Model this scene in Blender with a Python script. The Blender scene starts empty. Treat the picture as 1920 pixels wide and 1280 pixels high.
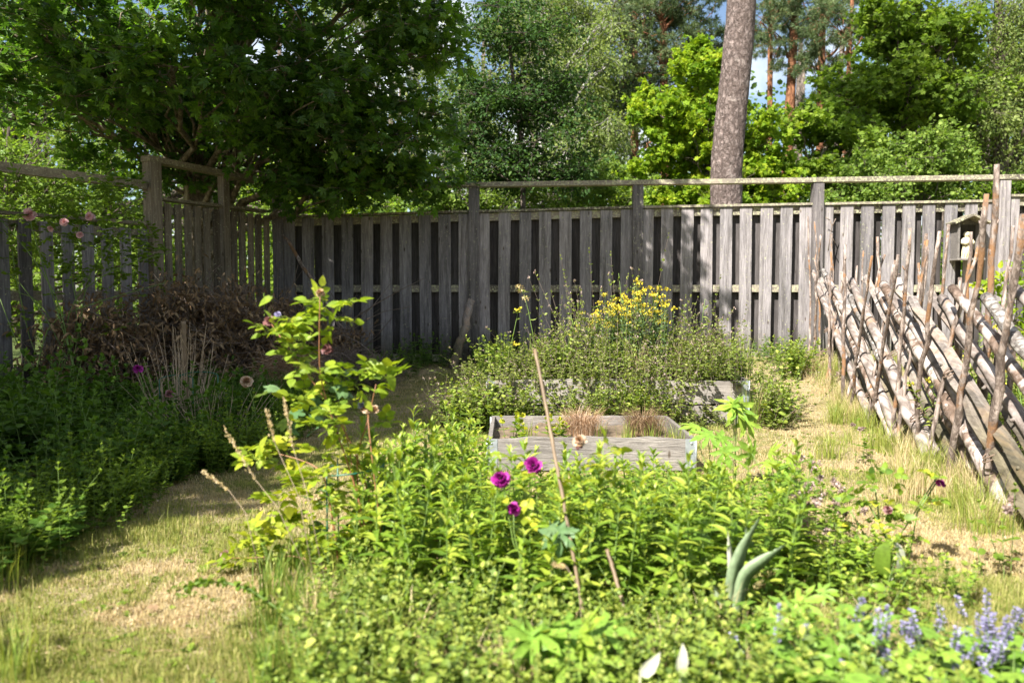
import bpy, math, random
import numpy as np
from mathutils import Vector
R = math.radians
PI = math.pi

# ------------------------------------------------------------------ camera, world, sun, exposure
scene = bpy.context.scene
COL = scene.collection
PITCH = R(3.39)
CAMZ = 1.05
cam_d = bpy.data.cameras.new('camera')
cam = bpy.data.objects.new('camera', cam_d)
COL.objects.link(cam)
cam.location = (0, 0, CAMZ)
cam.rotation_euler = (R(90) - PITCH, 0, 0)
cam_d.sensor_width = 36.0
cam_d.lens = 28.5
cam_d.clip_start = 0.05
cam_d.clip_end = 1000
cam_d.dof.use_dof = True
cam_d.dof.focus_distance = 6.4
cam_d.dof.aperture_fstop = 2.4
scene.camera = cam

SUNV = Vector((-0.12, -0.155, 0.215)).normalized()      # towards the sun
world = bpy.data.worlds.new('World')
scene.world = world
world.use_nodes = True
wn = world.node_tree
for n in list(wn.nodes): wn.nodes.remove(n)
wo = wn.nodes.new('ShaderNodeOutputWorld')
bg = wn.nodes.new('ShaderNodeBackground')
sky = wn.nodes.new('ShaderNodeTexSky')
sky.sky_type = 'NISHITA'
sky.sun_disc = False
sky.sun_elevation = math.asin(SUNV.z)
sky.sun_rotation = math.atan2(SUNV.x, SUNV.y) % (2 * PI)
wtc = wn.nodes.new('ShaderNodeTexCoord')
wns = wn.nodes.new('ShaderNodeTexNoise'); wns.inputs['Scale'].default_value = 5.0; wns.inputs['Detail'].default_value = 6
wcr = wn.nodes.new('ShaderNodeValToRGB')
wcr.color_ramp.elements[0].position = 0.47; wcr.color_ramp.elements[1].position = 0.58
wmx = wn.nodes.new('ShaderNodeMix'); wmx.data_type = 'RGBA'
wn.links.new(wtc.outputs['Generated'], wns.inputs['Vector'])
wn.links.new(wns.outputs['Fac'], wcr.inputs['Fac'])
wn.links.new(wcr.outputs['Color'], wmx.inputs['Factor'])
wn.links.new(sky.outputs['Color'], wmx.inputs['A'])
wmx.inputs['B'].default_value = (7.0, 7.3, 7.7, 1)
wn.links.new(wmx.outputs['Result'], bg.inputs['Color'])
bg.inputs['Strength'].default_value = 0.062
wn.links.new(bg.outputs['Background'], wo.inputs['Surface'])

sun_d = bpy.data.lights.new('sun', 'SUN')
sun_d.energy = 5.0
sun_d.angle = R(0.53)
sun_d.color = (1.0, 0.95, 0.86)
sun = bpy.data.objects.new('sun', sun_d)
COL.objects.link(sun)
sun.rotation_euler = SUNV.to_track_quat('Z', 'Y').to_euler()

scene.view_settings.view_transform = 'Standard'
scene.view_settings.look = 'None'
scene.view_settings.exposure = 1.6
scene.view_settings.gamma = 1.0
scene.view_settings.use_curve_mapping = False
try:
    scene.cycles.max_bounces = 8
    scene.cycles.transparent_max_bounces = 8
    scene.cycles.use_denoising = True
except Exception:
    pass

# ------------------------------------------------------------------ geometry helpers
F0 = 1520.0
cp, sp_ = math.cos(PITCH), math.sin(PITCH)
def P(px, py, y):
    """real point seen at photo pixel (px,py) at forward distance y"""
    u = (px - 960) / F0; v = (640 - py) / F0
    k = y / (cp + v * sp_)
    return np.array((u * k, y, CAMZ + k * (-sp_ + v * cp)))
def smooth(a, b, x):
    t = np.clip((x - a) / (b - a), 0, 1); return t * t * (3 - 2 * t)
def gz(x, y):
    x = np.asarray(x, float); y = np.asarray(y, float)
    z = (0.2 + 0.025 * np.clip(x, -3, 4)) * smooth(6.6, 9.8, y)
    z = z + 0.012 * np.sin(x * 2.3 + 1.1) * np.sin(y * 1.7) + 0.006 * np.sin(x * 6.1 + y * 4.7)
    return z
def G(px, py):
    y = 4.0
    for _ in range(30):
        v = (640 - py) / F0
        s = (-sp_ + v * cp) / (cp + v * sp_)
        x = (px - 960) / F0 * y
        y = 0.5 * y + 0.5 * min(60, (float(gz(x, y)) - CAMZ) / s)
    return np.array((x, y, float(gz(x, y))))

def nrm(a):
    return a / np.maximum(np.linalg.norm(a, axis=-1, keepdims=True), 1e-9)

class Mesh:
    def __init__(s):
        s.V = []; s.T = []; s.Q = []; s.var = []; s.n = 0; s.mt = []; s.mq = []; s.st = []; s.sq = []; s.N = []
    def add(s, V, T=None, Q=None, var=0.5, mat=0, smooth=False):
        V = np.asarray(V, float).reshape(-1, 3)
        if T is not None and len(T):
            T = np.asarray(T, np.int64).reshape(-1, 3) + s.n; s.T.append(T)
            s.mt.append(np.full(len(T), mat)); s.st.append(np.full(len(T), smooth))
        if Q is not None and len(Q):
            Q = np.asarray(Q, np.int64).reshape(-1, 4) + s.n; s.Q.append(Q)
            s.mq.append(np.full(len(Q), mat)); s.sq.append(np.full(len(Q), smooth))
        s.V.append(V)
        s.var.append(np.broadcast_to(np.asarray(var, float), (len(V),)).copy())
        s.n += len(V)
        return s
    def build(s, name, mats, parent=None, loc=(0, 0, 0), rz=0.0, me_only=False):
        me = bpy.data.meshes.new(name)
        if s.n:
            V = np.concatenate(s.V)
            T = np.concatenate(s.T) if s.T else np.zeros((0, 3), np.int64)
            Q = np.concatenate(s.Q) if s.Q else np.zeros((0, 4), np.int64)
            me.vertices.add(len(V)); me.vertices.foreach_set('co', V.astype(np.float32).ravel())
            nl = T.size + Q.size; me.loops.add(nl)
            me.loops.foreach_set('vertex_index', np.concatenate([T.ravel(), Q.ravel()]).astype(np.int32))
            npol = len(T) + len(Q); me.polygons.add(npol)
            ls = np.concatenate([np.arange(len(T)) * 3, T.size + np.arange(len(Q)) * 4]).astype(np.int32)
            me.polygons.foreach_set('loop_start', ls)
            mi = np.concatenate((s.mt or [np.zeros(0)]) + (s.mq or [np.zeros(0)])).astype(np.int32)
            sm = np.concatenate((s.st or [np.zeros(0, bool)]) + (s.sq or [np.zeros(0, bool)])).astype(bool)
            if not isinstance(mats, (list, tuple)): mats = [mats]
            for m in mats: me.materials.append(m)
            me.polygons.foreach_set('material_index', mi)
            me.polygons.foreach_set('use_smooth', sm)
            at = me.attributes.new('var', 'FLOAT', 'POINT')
            at.data.foreach_set('value', np.concatenate(s.var).astype(np.float32))
            me.update(calc_edges=True)
        if me_only: return me
        o = bpy.data.objects.new(name, me); COL.objects.link(o)
        o.location = loc; o.rotation_euler = (0, 0, rz)
        if parent is not None: o.parent = parent
        return o

def empty(name, loc=(0, 0, 0), rz=0.0):
    o = bpy.data.objects.new(name, None); COL.objects.link(o)
    o.location = loc; o.rotation_euler = (0, 0, rz); o.empty_display_size = 0.1
    return o
def tag(o, label=None, cat=None, group=None, kind=None):
    if label: o['label'] = label
    if cat: o['category'] = cat
    if group: o['group'] = group
    if kind: o['kind'] = kind
    return o
def copy_tree(o, loc=None, rz=None, sc=None):
    c = o.copy(); COL.objects.link(c)
    if loc is not None: c.location = loc
    if rz is not None: c.rotation_euler = (c.rotation_euler[0], c.rotation_euler[1], rz)
    if sc is not None: c.scale = (sc, sc, sc) if not hasattr(sc, '__len__') else sc
    for ch in o.children:
        d = ch.copy(); COL.objects.link(d); d.parent = c
        for g in ch.children:
            e = g.copy(); COL.objects.link(e); e.parent = d
    return c

BOXQ = np.array([[0,3,2,1],[4,5,6,7],[0,1,5,4],[1,2,6,5],[2,3,7,6],[3,0,4,7]])
def box(m, c, s, ax=None, var=0.5, mat=0, bev=0.0):
    """box centred at c with full sizes s, axes ax (3x3 rows); bev chamfers the long vertical outline"""
    c = np.asarray(c, float); s = np.asarray(s, float) / 2
    A = np.eye(3) if ax is None else np.asarray(ax, float)
    v = np.array([[-1,-1,-1],[1,-1,-1],[1,1,-1],[-1,1,-1],[-1,-1,1],[1,-1,1],[1,1,1],[-1,1,1]], float) * s
    m.add(c + v @ A, Q=BOXQ, var=var, mat=mat)
def beam(m, a, b, w, h, var=0.5, mat=0, up=(0, 0, 1)):
    """bar from a to b, width w (sideways) and height h (along up)"""
    a = np.asarray(a, float); b = np.asarray(b, float)
    d = b - a; L = np.linalg.norm(d); d = d / L
    s = nrm(np.cross(d, np.asarray(up, float))); u = np.cross(s, d)
    box(m, (a + b) / 2, (L, w, h), np.array([d, s, u]), var, mat)
def tube(m, pts, rad, sides=6, var=0.5, mat=0, cap=True, smooth_=True, wob=0.0, rng=None):
    pts = np.asarray(pts, float); k = len(pts)
    rad = np.broadcast_to(np.asarray(rad, float), (k,))
    d = np.gradient(pts, axis=0); d = nrm(d)
    ref = np.array((0, 0, 1.0)) if abs(d[0][2]) < 0.9 else np.array((1.0, 0, 0))
    s = nrm(np.cross(d, ref)); u = np.cross(s, d)
    a = np.arange(sides) * 2 * PI / sides
    rr = rad[:, None] * np.ones(sides)
    if wob and rng is not None: rr = rr * (1 + wob * rng.standard_normal((k, sides)))
    V = pts[:, None, :] + rr[:, :, None] * (np.cos(a)[None, :, None] * s[:, None, :] + np.sin(a)[None, :, None] * u[:, None, :])
    V = V.reshape(-1, 3)
    i = np.arange(k - 1)[:, None] * sides; j = np.arange(sides)[None, :]; j2 = (j + 1) % sides
    Q = np.stack([i + j, i + j2, i + sides + j2, i + sides + j], -1).reshape(-1, 4)
    T = None
    if cap:
        V = np.concatenate([V, pts[:1], pts[-1:]])
        n = k * sides; jj = np.arange(sides); j3 = (jj + 1) % sides
        T = np.concatenate([np.stack([np.full(sides, n), j3, jj], -1), np.stack([np.full(sides, n + 1), (k - 1) * sides + jj, (k - 1) * sides + j3], -1)])
    m.add(V, T=T, Q=Q, var=var, mat=mat, smooth=smooth_)
def curve(a, b, sag=0.0, n=6, rng=None, jit=0.0, side=(0, 0, 1)):
    a = np.asarray(a, float); b = np.asarray(b, float)
    t = np.linspace(0, 1, n)[:, None]
    p = a + (b - a) * t + np.asarray(side, float) * (sag * 4 * t * (1 - t))
    if jit and rng is not None:
        j = rng.standard_normal((n, 3)) * jit; j[0] = 0; j[-1] = 0; p = p + j
    return p
def branches(m, A, B, r0, r1, sag, rng, var=0.5, mat=0, seg=3, sides=3):
    """many thin twigs at once, A->B arrays (n,3)"""
    n = len(A)
    if n == 0: return
    r0 = np.broadcast_to(np.asarray(r0, float), (n,)); r1 = np.broadcast_to(np.asarray(r1, float), (n,))
    sag = np.broadcast_to(np.asarray(sag, float), (n,))
    t = np.linspace(0, 1, seg + 1)
    p = A[:, None] + (B - A)[:, None] * t[None, :, None]
    p[..., 2] += sag[:, None] * 4 * (t * (1 - t))[None]
    d = nrm(B - A)
    ref = np.where(np.abs(d[:, 2:3]) < 0.9, np.array([[0, 0, 1.0]]), np.array([[1.0, 0, 0]]))
    s = nrm(np.cross(d, ref)); u = np.cross(s, d)
    a = np.arange(sides) * 2 * PI / sides
    off = np.cos(a)[None, :, None] * s[:, None] + np.sin(a)[None, :, None] * u[:, None]
    r = r0[:, None] * (1 - t) + r1[:, None] * t
    V = (p[:, :, None] + r[:, :, None, None] * off[:, None]).reshape(-1, 3)
    k = seg + 1
    i = (np.arange(n) * k * sides)[:, None, None] + (np.arange(seg) * sides)[None, :, None]
    j = np.arange(sides)[None, None]; j2 = (j + 1) % sides
    Q = np.stack([i + j, i + j2, i + sides + j2, i + sides + j], -1).reshape(-1, 4)
    vv = np.repeat(np.broadcast_to(np.asarray(var, float), (n,)), k * sides)
    m.add(V, Q=Q, var=vv, mat=mat, smooth=True)

def inst(m, tpl, pos, D, N, size, var, mat=0, wscale=1.0, smooth_=False):
    """many copies of a leaf template: x across, y along D, z along N"""
    TV, TT = tpl
    pos = np.asarray(pos, float); n = len(pos)
    if n == 0: return
    D = nrm(np.asarray(D, float)); X = nrm(np.cross(D, N)); N = np.cross(X, D)
    size = np.broadcast_to(np.asarray(size, float), (n,))
    ws = np.broadcast_to(np.asarray(wscale, float), (n,))
    V = pos[:, None] + size[:, None, None] * (TV[None, :, 0:1] * ws[:, None, None] * X[:, None] + TV[None, :, 1:2] * D[:, None] + TV[None, :, 2:3] * N[:, None])
    k = len(TV)
    T = (TT[None] + (np.arange(n) * k)[:, None, None]).reshape(-1, 3)
    m.add(V.reshape(-1, 3), T=T, var=np.repeat(np.broadcast_to(np.asarray(var, float), (n,)), k), mat=mat, smooth=smooth_)

# leaf templates ---------------------------------------------------------
def leaf_tpl(w=0.5, fold=0.10, droop=0.15, base=0.30, wide=0.42):
    V = np.array([(0,0,0),(-w*.42,.16,fold*.6),(w*.42,.16,fold*.6),(0,.4,0),(-w*.5,wide,fold-.02),(w*.5,wide,fold-.02),(0,.72,-droop*.35),(-w*.3,.74,fold*.4-droop*.3),(w*.3,.74,fold*.4-droop*.3),(0,1,-droop)])
    T = np.array([(0,3,1),(0,2,3),(1,3,4),(3,2,5),(3,6,4),(3,5,6),(4,6,7),(6,5,8),(7,6,9),(6,8,9)])
    return V, T
LEAF = leaf_tpl(0.55); LANCE = leaf_tpl(0.30, 0.07, 0.28); ROUND = leaf_tpl(0.86, 0.08, 0.08)
SMALL = (np.array([(0,0,0),(-.32,.42,.07),(.32,.42,.07),(0,1,-.08)]), np.array([(0,3,1),(0,2,3)]))
SMALLR = (np.array([(0,0,0),(-.42,.3,.07),(.42,.3,.07),(-.36,.75,.04),(.36,.75,.04),(0,1,-.05)]), np.array([(0,5,3),(0,3,1),(0,2,4),(0,4,5)]))
def polar_tpl(half, cup=0.12):
    pts = [(a, r) for a, r in half] + [(-a, r) for a, r in reversed(half) if 0 < a < 180]
    V = [(0, 0, 0)]
    for a, r in pts:
        V.append((r * math.sin(R(a)), r * math.cos(R(a)), -cup * r * r + (0.05 if r < .5 else 0)))
    n = len(pts)
    T = [(0, 1 + (i + 1) % n, 1 + i) for i in range(n)]
    return np.array(V), np.array(T)
MAPLE = polar_tpl([(0,.95),(9,.68),(20,.66),(28,.40),(42,.72),(52,.92),(60,.66),(72,.58),(80,.36),(98,.62),(112,.5),(140,.32),(165,.25)])
PALM = polar_tpl([(0,1.0),(10,.74),(17,.62),(24,.24),(34,.66),(46,.95),(56,.62),(66,.24),(78,.6),(94,.82),(104,.5),(118,.26),(140,.5),(160,.2)], .22)
OAKISH = polar_tpl([(0,.9),(14,.8),(24,.5),(40,.72),(58,.8),(70,.46),(92,.62),(115,.5),(150,.3)], .18)
def needle_tpl(k=9, w=0.045, seed=3):
    rg = np.random.default_rng(seed); V = []; T = []
    for i in range(k):
        a = rg.uniform(0, 2 * PI); e = rg.uniform(.1, 1.3)
        d = np.array((math.cos(a) * math.sin(e), math.cos(e), math.sin(a) * math.sin(e)))
        s = nrm(np.cross(d, rg.standard_normal(3))) * w
        b = len(V); V += [s, -s, d * rg.uniform(.7, 1)]; T.append((b, b + 1, b + 2))
    return np.array(V), np.array(T)
NEEDLE = needle_tpl()
BLADE = (np.array([(-.5,0,0),(.5,0,0),(-.4,.4,.0),(.4,.4,.0),(-.24,.75,-.0),(.24,.75,-.0),(0,1,-.0)]), np.array([(0,1,3),(0,3,2),(2,3,5),(2,5,4),(4,5,6)]))

def rdir(rng, n, up=0.0, zs=1.0):
    d = rng.standard_normal((n, 3)); d[:, 2] = d[:, 2] * zs + up
    return nrm(d)
def blades(m, base, h, lean, az, width, rng, var, bend=0.6, mat=0, seg=4):
    """grass blades: arcs from base; lean angle at tip (rad), az heading"""
    n = len(base)
    if n == 0: return
    h = np.broadcast_to(h, (n,)); lean = np.broadcast_to(lean, (n,)); width = np.broadcast_to(width, (n,))
    t = np.linspace(0, 1, seg + 1)
    ang = lean[:, None] * (t[None] ** 1.0) * (0.5 + bend * t[None])
    ds = h[:, None] / seg
    dx = np.sin(ang) * ds; dz = np.cos(ang) * ds
    cx = np.concatenate([np.zeros((n, 1)), np.cumsum(dx[:, :-1], 1)], 1); cz = np.concatenate([np.zeros((n, 1)), np.cumsum(dz[:, :-1], 1)], 1)
    ca, sa = np.cos(az), np.sin(az)
    C = base[:, None] + np.stack([cx * ca[:, None], cx * sa[:, None], cz], -1)
    tw = az + rng.uniform(-.9, .9, n)
    S = np.stack([-np.sin(tw), np.cos(tw), np.zeros(n)], -1)
    w = width[:, None] * (1 - t ** 1.6)[None] * 0.5 + 1e-4
    L = C - S[:, None] * w[..., None]; Rr = C + S[:, None] * w[..., None]
    V = np.stack([L, Rr], 2).reshape(n, -1, 3)
    k = (seg + 1) * 2
    q = np.array([[2*i, 2*i+1, 2*i+3, 2*i+2] for i in range(seg)])
    Q = (q[None] + (np.arange(n) * k)[:, None, None]).reshape(-1, 4)
    m.add(V.reshape(-1, 3), Q=Q, var=np.repeat(np.broadcast_to(var, (n,)), k), mat=mat, smooth=True)

# ------------------------------------------------------------------ materials
def nt(name):
    m = bpy.data.materials.new(name); m.use_nodes = True
    t = m.node_tree
    for n in list(t.nodes): t.nodes.remove(n)
    out = t.nodes.new('ShaderNodeOutputMaterial')
    return m, t, out
def ramp(t, cols, pos=None, interp='LINEAR'):
    r = t.nodes.new('ShaderNodeValToRGB'); cr = r.color_ramp; cr.interpolation = interp
    n = len(cols); pos = pos or [i / (n - 1) for i in range(n)]
    while len(cr.elements) < n: cr.elements.new(0.5)
    for e, c, p in zip(cr.elements, cols, pos): e.position = p; e.color = (*c, 1)
    return r
def noise(t, vec, scale, detail=4, rough=0.55, dist=0.0, mapping=None):
    n = t.nodes.new('ShaderNodeTexNoise'); n.inputs['Scale'].default_value = scale
    n.inputs['Detail'].default_value = detail; n.inputs['Roughness'].default_value = rough; n.inputs['Distortion'].default_value = dist
    if mapping:
        mp = t.nodes.new('ShaderNodeMapping'); mp.inputs['Scale'].default_value = mapping
        t.links.new(vec, mp.inputs['Vector']); vec = mp.outputs['Vector']
    t.links.new(vec, n.inputs['Vector'])
    return n
def mix(t, a, b, fac, mode='MIX'):
    x = t.nodes.new('ShaderNodeMix'); x.data_type = 'RGBA'; x.blend_type = mode
    for s, v in (('A', a), ('B', b)):
        if hasattr(v, 'node'): t.links.new(v, x.inputs[s])
        else: x.inputs[s].default_value = (*v, 1)
    if hasattr(fac, 'node'): t.links.new(fac, x.inputs['Factor'])
    else: x.inputs['Factor'].default_value = fac
    return x.outputs['Result']
def attr(t, nm='var'):
    a = t.nodes.new('ShaderNodeAttribute'); a.attribute_name = nm; return a.outputs['Fac']
def bump(t, h, strength=0.3, dist=0.01):
    b = t.nodes.new('ShaderNodeBump'); b.inputs['Strength'].default_value = strength; b.inputs['Distance'].default_value = dist
    t.links.new(h, b.inputs['Height']); return b.outputs['Normal']

def leafmat(name, cols, transl=0.35, rough=0.5, spec=0.35, tint=(1.25, 1.3, 0.55)):
    m, t, out = nt(name)
    r = ramp(t, cols); t.links.new(attr(t), r.inputs['Fac'])
    geo = t.nodes.new('ShaderNodeNewGeometry')
    ns = noise(t, geo.outputs['Position'], 40, 2)
    rr = ramp(t, [(0.72, 0.72, 0.72), (1.2, 1.2, 1.2)], [0.3, 0.7]); t.links.new(ns.outputs['Fac'], rr.inputs['Fac'])
    c = mix(t, r.outputs['Color'], rr.outputs['Color'], 1.0, 'MULTIPLY')
    p = t.nodes.new('ShaderNodeBsdfPrincipled'); t.links.new(c, p.inputs['Base Color'])
    p.inputs['Roughness'].default_value = rough; p.inputs['Specular IOR Level'].default_value = spec
    tr = t.nodes.new('ShaderNodeBsdfTranslucent')
    t.links.new(mix(t, c, tint, 1.0, 'MULTIPLY'), tr.inputs['Color'])
    mx = t.nodes.new('ShaderNodeMixShader'); mx.inputs['Fac'].default_value = transl
    t.links.new(p.outputs['BSDF'], mx.inputs[1]); t.links.new(tr.outputs['BSDF'], mx.inputs[2])
    t.links.new(mx.outputs['Shader'], out.inputs['Surface'])
    return m
def plain(name, col, rough=0.6, metal=0.0, nscale=20, amt=0.25, bmp=0.1, var=0.0):
    m, t, out = nt(name)
    geo = t.nodes.new('ShaderNodeTexCoord')
    ns = noise(t, geo.outputs['Object'], nscale, 5)
    rr = ramp(t, [(1 - amt,) * 3, (1 + amt,) * 3], [0.3, 0.7]); t.links.new(ns.outputs['Fac'], rr.inputs['Fac'])
    c = mix(t, col, rr.outputs['Color'], 1.0, 'MULTIPLY')
    p = t.nodes.new('ShaderNodeBsdfPrincipled'); t.links.new(c, p.inputs['Base Color'])
    p.inputs['Roughness'].default_value = rough; p.inputs['Metallic'].default_value = metal
    if bmp: t.links.new(bump(t, ns.outputs['Fac'], bmp, 0.01), p.inputs['Normal'])
    t.links.new(p.outputs['BSDF'], out.inputs['Surface'])
    return m

def woodmat(name, dark, light, grain=(14, 14, 0.8), knots=True, lichen=0.0, warm=None, bmp=0.4, world_noise=1.2):
    """weathered timber, grain along object Z (or the long axis given through the grain scale)"""
    m, t, out = nt(name)
    tc = t.nodes.new('ShaderNodeTexCoord'); v0 = tc.outputs['Object']
    va = attr(t)
    # shift the pattern from board to board
    cmb = t.nodes.new('ShaderNodeCombineXYZ')
    mm = t.nodes.new('ShaderNodeMath'); mm.operation = 'MULTIPLY'; mm.inputs[1].default_value = 37.0
    t.links.new(va, mm.inputs[0]); t.links.new(mm.outputs[0], cmb.inputs[2]); t.links.new(mm.outputs[0], cmb.inputs[0])
    ad = t.nodes.new('ShaderNodeVectorMath'); ad.operation = 'ADD'
    t.links.new(v0, ad.inputs[0]); t.links.new(cmb.outputs[0], ad.inputs[1]); v = ad.outputs[0]
    g1 = noise(t, v, 3.0, 8, 0.7, 1.2, grain)
    g2 = noise(t, v, 12.0, 4, 0.6, 0.2, grain)
    r1 = ramp(t, [dark, tuple((a + b) / 2 for a, b in zip(dark, light)), light], [0.25, 0.5, 0.75])
    t.links.new(g1.outputs['Fac'], r1.inputs['Fac'])
    r2 = ramp(t, [(0.55,) * 3, (1.15,) * 3], [0.3, 0.65]); t.links.new(g2.outputs['Fac'], r2.inputs['Fac'])
    c = mix(t, r1.outputs['Color'], r2.outputs['Color'], 0.8, 'MULTIPLY')
    rv = ramp(t, [(0.55, 0.53, 0.52), (0.95, 0.95, 0.95), (1.25, 1.22, 1.2)]); t.links.new(va, rv.inputs['Fac'])
    c = mix(t, c, rv.outputs['Color'], 1.0, 'MULTIPLY')
    big = noise(t, v0, world_noise, 4)
    rb = ramp(t, [(0.72, 0.72, 0.72), (1.15, 1.12, 1.1)], [0.3, 0.7]); t.links.new(big.outputs['Fac'], rb.inputs['Fac'])
    c = mix(t, c, rb.outputs['Color'], 1.0, 'MULTIPLY')
    if warm:
        wnz = noise(t, v, 1.7, 3, 0.5, 0.5, grain); rw = ramp(t, [(0,) * 3, (1,) * 3], [0.5, 0.65]); t.links.new(wnz.outputs['Fac'], rw.inputs['Fac'])
        c = mix(t, c, warm, rw.outputs['Color'])
    if knots:
        mp = t.nodes.new('ShaderNodeMapping'); mp.inputs['Scale'].default_value = (9, 9, 3.2); t.links.new(v, mp.inputs['Vector'])
        vo = t.nodes.new('ShaderNodeTexVoronoi'); vo.inputs['Scale'].default_value = 1.0; t.links.new(mp.outputs[0], vo.inputs['Vector'])
        rk = ramp(t, [(0.28, 0.24, 0.2), (0.6, 0.55, 0.5), (1, 1, 1)], [0.035, 0.07, 0.11]); t.links.new(vo.outputs['Distance'], rk.inputs['Fac'])
        c = mix(t, c, rk.outputs['Color'], 1.0, 'MULTIPLY')
    sz_ = t.nodes.new('ShaderNodeSeparateXYZ'); t.links.new(v0, sz_.inputs[0])
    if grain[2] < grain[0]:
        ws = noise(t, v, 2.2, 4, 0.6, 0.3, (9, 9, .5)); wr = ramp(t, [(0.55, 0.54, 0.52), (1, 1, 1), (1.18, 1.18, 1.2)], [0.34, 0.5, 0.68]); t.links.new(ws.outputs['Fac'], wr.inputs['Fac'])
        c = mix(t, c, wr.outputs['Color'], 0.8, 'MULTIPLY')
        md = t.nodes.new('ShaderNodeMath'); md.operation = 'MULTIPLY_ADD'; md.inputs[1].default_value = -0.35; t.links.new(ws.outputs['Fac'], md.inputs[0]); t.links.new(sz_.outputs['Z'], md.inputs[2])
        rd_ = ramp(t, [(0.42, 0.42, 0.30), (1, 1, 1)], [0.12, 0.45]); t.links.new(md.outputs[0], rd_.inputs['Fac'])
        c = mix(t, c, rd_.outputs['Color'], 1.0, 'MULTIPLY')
    if lichen:
        ln = noise(t, v0, 38, 4, 0.7); rl = ramp(t, [(0,) * 3, (1,) * 3], [0.62 - lichen * .2, 0.70 - lichen * .2]); t.links.new(ln.outputs['Fac'], rl.inputs['Fac'])
        c = mix(t, c, (0.42, 0.42, 0.26), rl.outputs['Color'])
    p = t.nodes.new('ShaderNodeBsdfPrincipled'); t.links.new(c, p.inputs['Base Color'])
    p.inputs['Roughness'].default_value = 0.8; p.inputs['Specular IOR Level'].default_value = 0.25
    t.links.new(bump(t, g2.outputs['Fac'], bmp, 0.006), p.inputs['Normal'])
    t.links.new(p.outputs['BSDF'], out.inputs['Surface'])
    return m

def barkmat(name, dark, light, scale=9, stretch=(1, 1, 0.35), bmp=0.9, dist=0.03, patch=None, patch_pos=(0.5, 0.6)):
    m, t, out = nt(name)
    tc = t.nodes.new('ShaderNodeTexCoord'); v = tc.outputs['Object']
    va = attr(t)
    mm = t.nodes.new('ShaderNodeMath'); mm.operation = 'MULTIPLY'; mm.inputs[1].default_value = 53.0; t.links.new(va, mm.inputs[0])
    cmb = t.nodes.new('ShaderNodeCombineXYZ'); t.links.new(mm.outputs[0], cmb.inputs[1]); t.links.new(mm.outputs[0], cmb.inputs[2])
    ad = t.nodes.new('ShaderNodeVectorMath'); ad.operation = 'ADD'; t.links.new(v, ad.inputs[0]); t.links.new(cmb.outputs[0], ad.inputs[1]); v = ad.outputs[0]
    mp = t.nodes.new('ShaderNodeMapping'); mp.inputs['Scale'].default_value = stretch; t.links.new(v, mp.inputs['Vector'])
    nn = noise(t, mp.outputs[0], scale * 2, 6, 0.65, 0.6)
    vo = t.nodes.new('ShaderNodeTexVoronoi'); vo.feature = 'DISTANCE_TO_EDGE'; vo.inputs['Scale'].default_value = scale
    av = t.nodes.new('ShaderNodeVectorMath'); av.operation = 'ADD'
    sc_ = t.nodes.new('ShaderNodeVectorMath'); sc_.operation = 'SCALE'; sc_.inputs['Scale'].default_value = 0.12
    t.links.new(nn.outputs['Color'], sc_.inputs[0]); t.links.new(mp.outputs[0], av.inputs[0]); t.links.new(sc_.outputs[0], av.inputs[1])
    t.links.new(av.outputs[0], vo.inputs['Vector'])
    rv = ramp(t, [dark, light], [0.0, 0.35]); t.links.new(vo.outputs['Distance'], rv.inputs['Fac'])
    rn = ramp(t, [(0.55,) * 3, (1.35,) * 3], [0.3, 0.7]); t.links.new(nn.outputs['Fac'], rn.inputs['Fac'])
    c = mix(t, rv.outputs['Color'], rn.outputs['Color'], 1.0, 'MULTIPLY')
    if patch:
        pn = noise(t, v, 3.5, 5, 0.7, 0.8); rp = ramp(t, [(0,) * 3, (1,) * 3], list(patch_pos)); t.links.new(pn.outputs['Fac'], rp.inputs['Fac'])
        c = mix(t, c, patch, rp.outputs['Color'])
    p = t.nodes.new('ShaderNodeBsdfPrincipled'); t.links.new(c, p.inputs['Base Color'])
    p.inputs['Roughness'].default_value = 0.9; p.inputs['Specular IOR Level'].default_value = 0.15
    ma = t.nodes.new('ShaderNodeMath'); ma.operation = 'ADD'; t.links.new(vo.outputs['Distance'], ma.inputs[0]); t.links.new(nn.outputs['Fac'], ma.inputs[1])
    t.links.new(bump(t, ma.outputs[0], bmp, dist), p.inputs['Normal'])
    t.links.new(p.outputs['BSDF'], out.inputs['Surface'])
    return m

M = {}
M['fence'] = woodmat('weathered_fence_wood', (0.10, 0.094, 0.10), (0.39, 0.37, 0.385), lichen=0.03)
M['fence_shaded'] = woodmat('shade_darkened_wood', (0.055, 0.05, 0.05), (0.17, 0.155, 0.155))  # darker, browner copy of the fence wood; shade of the gaps painted in
M['fence_rail'] = woodmat('lichened_rail_wood', (0.14, 0.12, 0.10), (0.34, 0.31, 0.26), grain=(1.2, 14, 14), knots=False, lichen=0.55)
M['fence_side'] = woodmat('side_fence_wood', (0.115, 0.095, 0.07), (0.29, 0.25, 0.195), lichen=0.1)
M['side_rail'] = woodmat('side_rail_wood', (0.14, 0.115, 0.08), (0.33, 0.29, 0.21), grain=(8, 1.2, 14), knots=False, lichen=0.3)
M['bed'] = woodmat('grey_bed_board', (0.13, 0.118, 0.11), (0.40, 0.375, 0.355), grain=(1.3, 26, 24), knots=True, bmp=0.9, world_noise=3)
M['zinc'] = plain('zinc_bracket', (0.42, 0.46, 0.50), 0.45, 0.6, 30, 0.2, 0.1)
M['soil'] = plain('dry_soil', (0.13, 0.095, 0.06), 0.95, 0, 25, 0.5, 0.6)
M['log_grey'] = barkmat('peeled_log', (0.16, 0.13, 0.115), (0.41, 0.355, 0.33), 6, (3, .7, 1), 0.6, 0.01, patch=(0.26, 0.17, 0.12), patch_pos=(0.56, 0.66))
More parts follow.
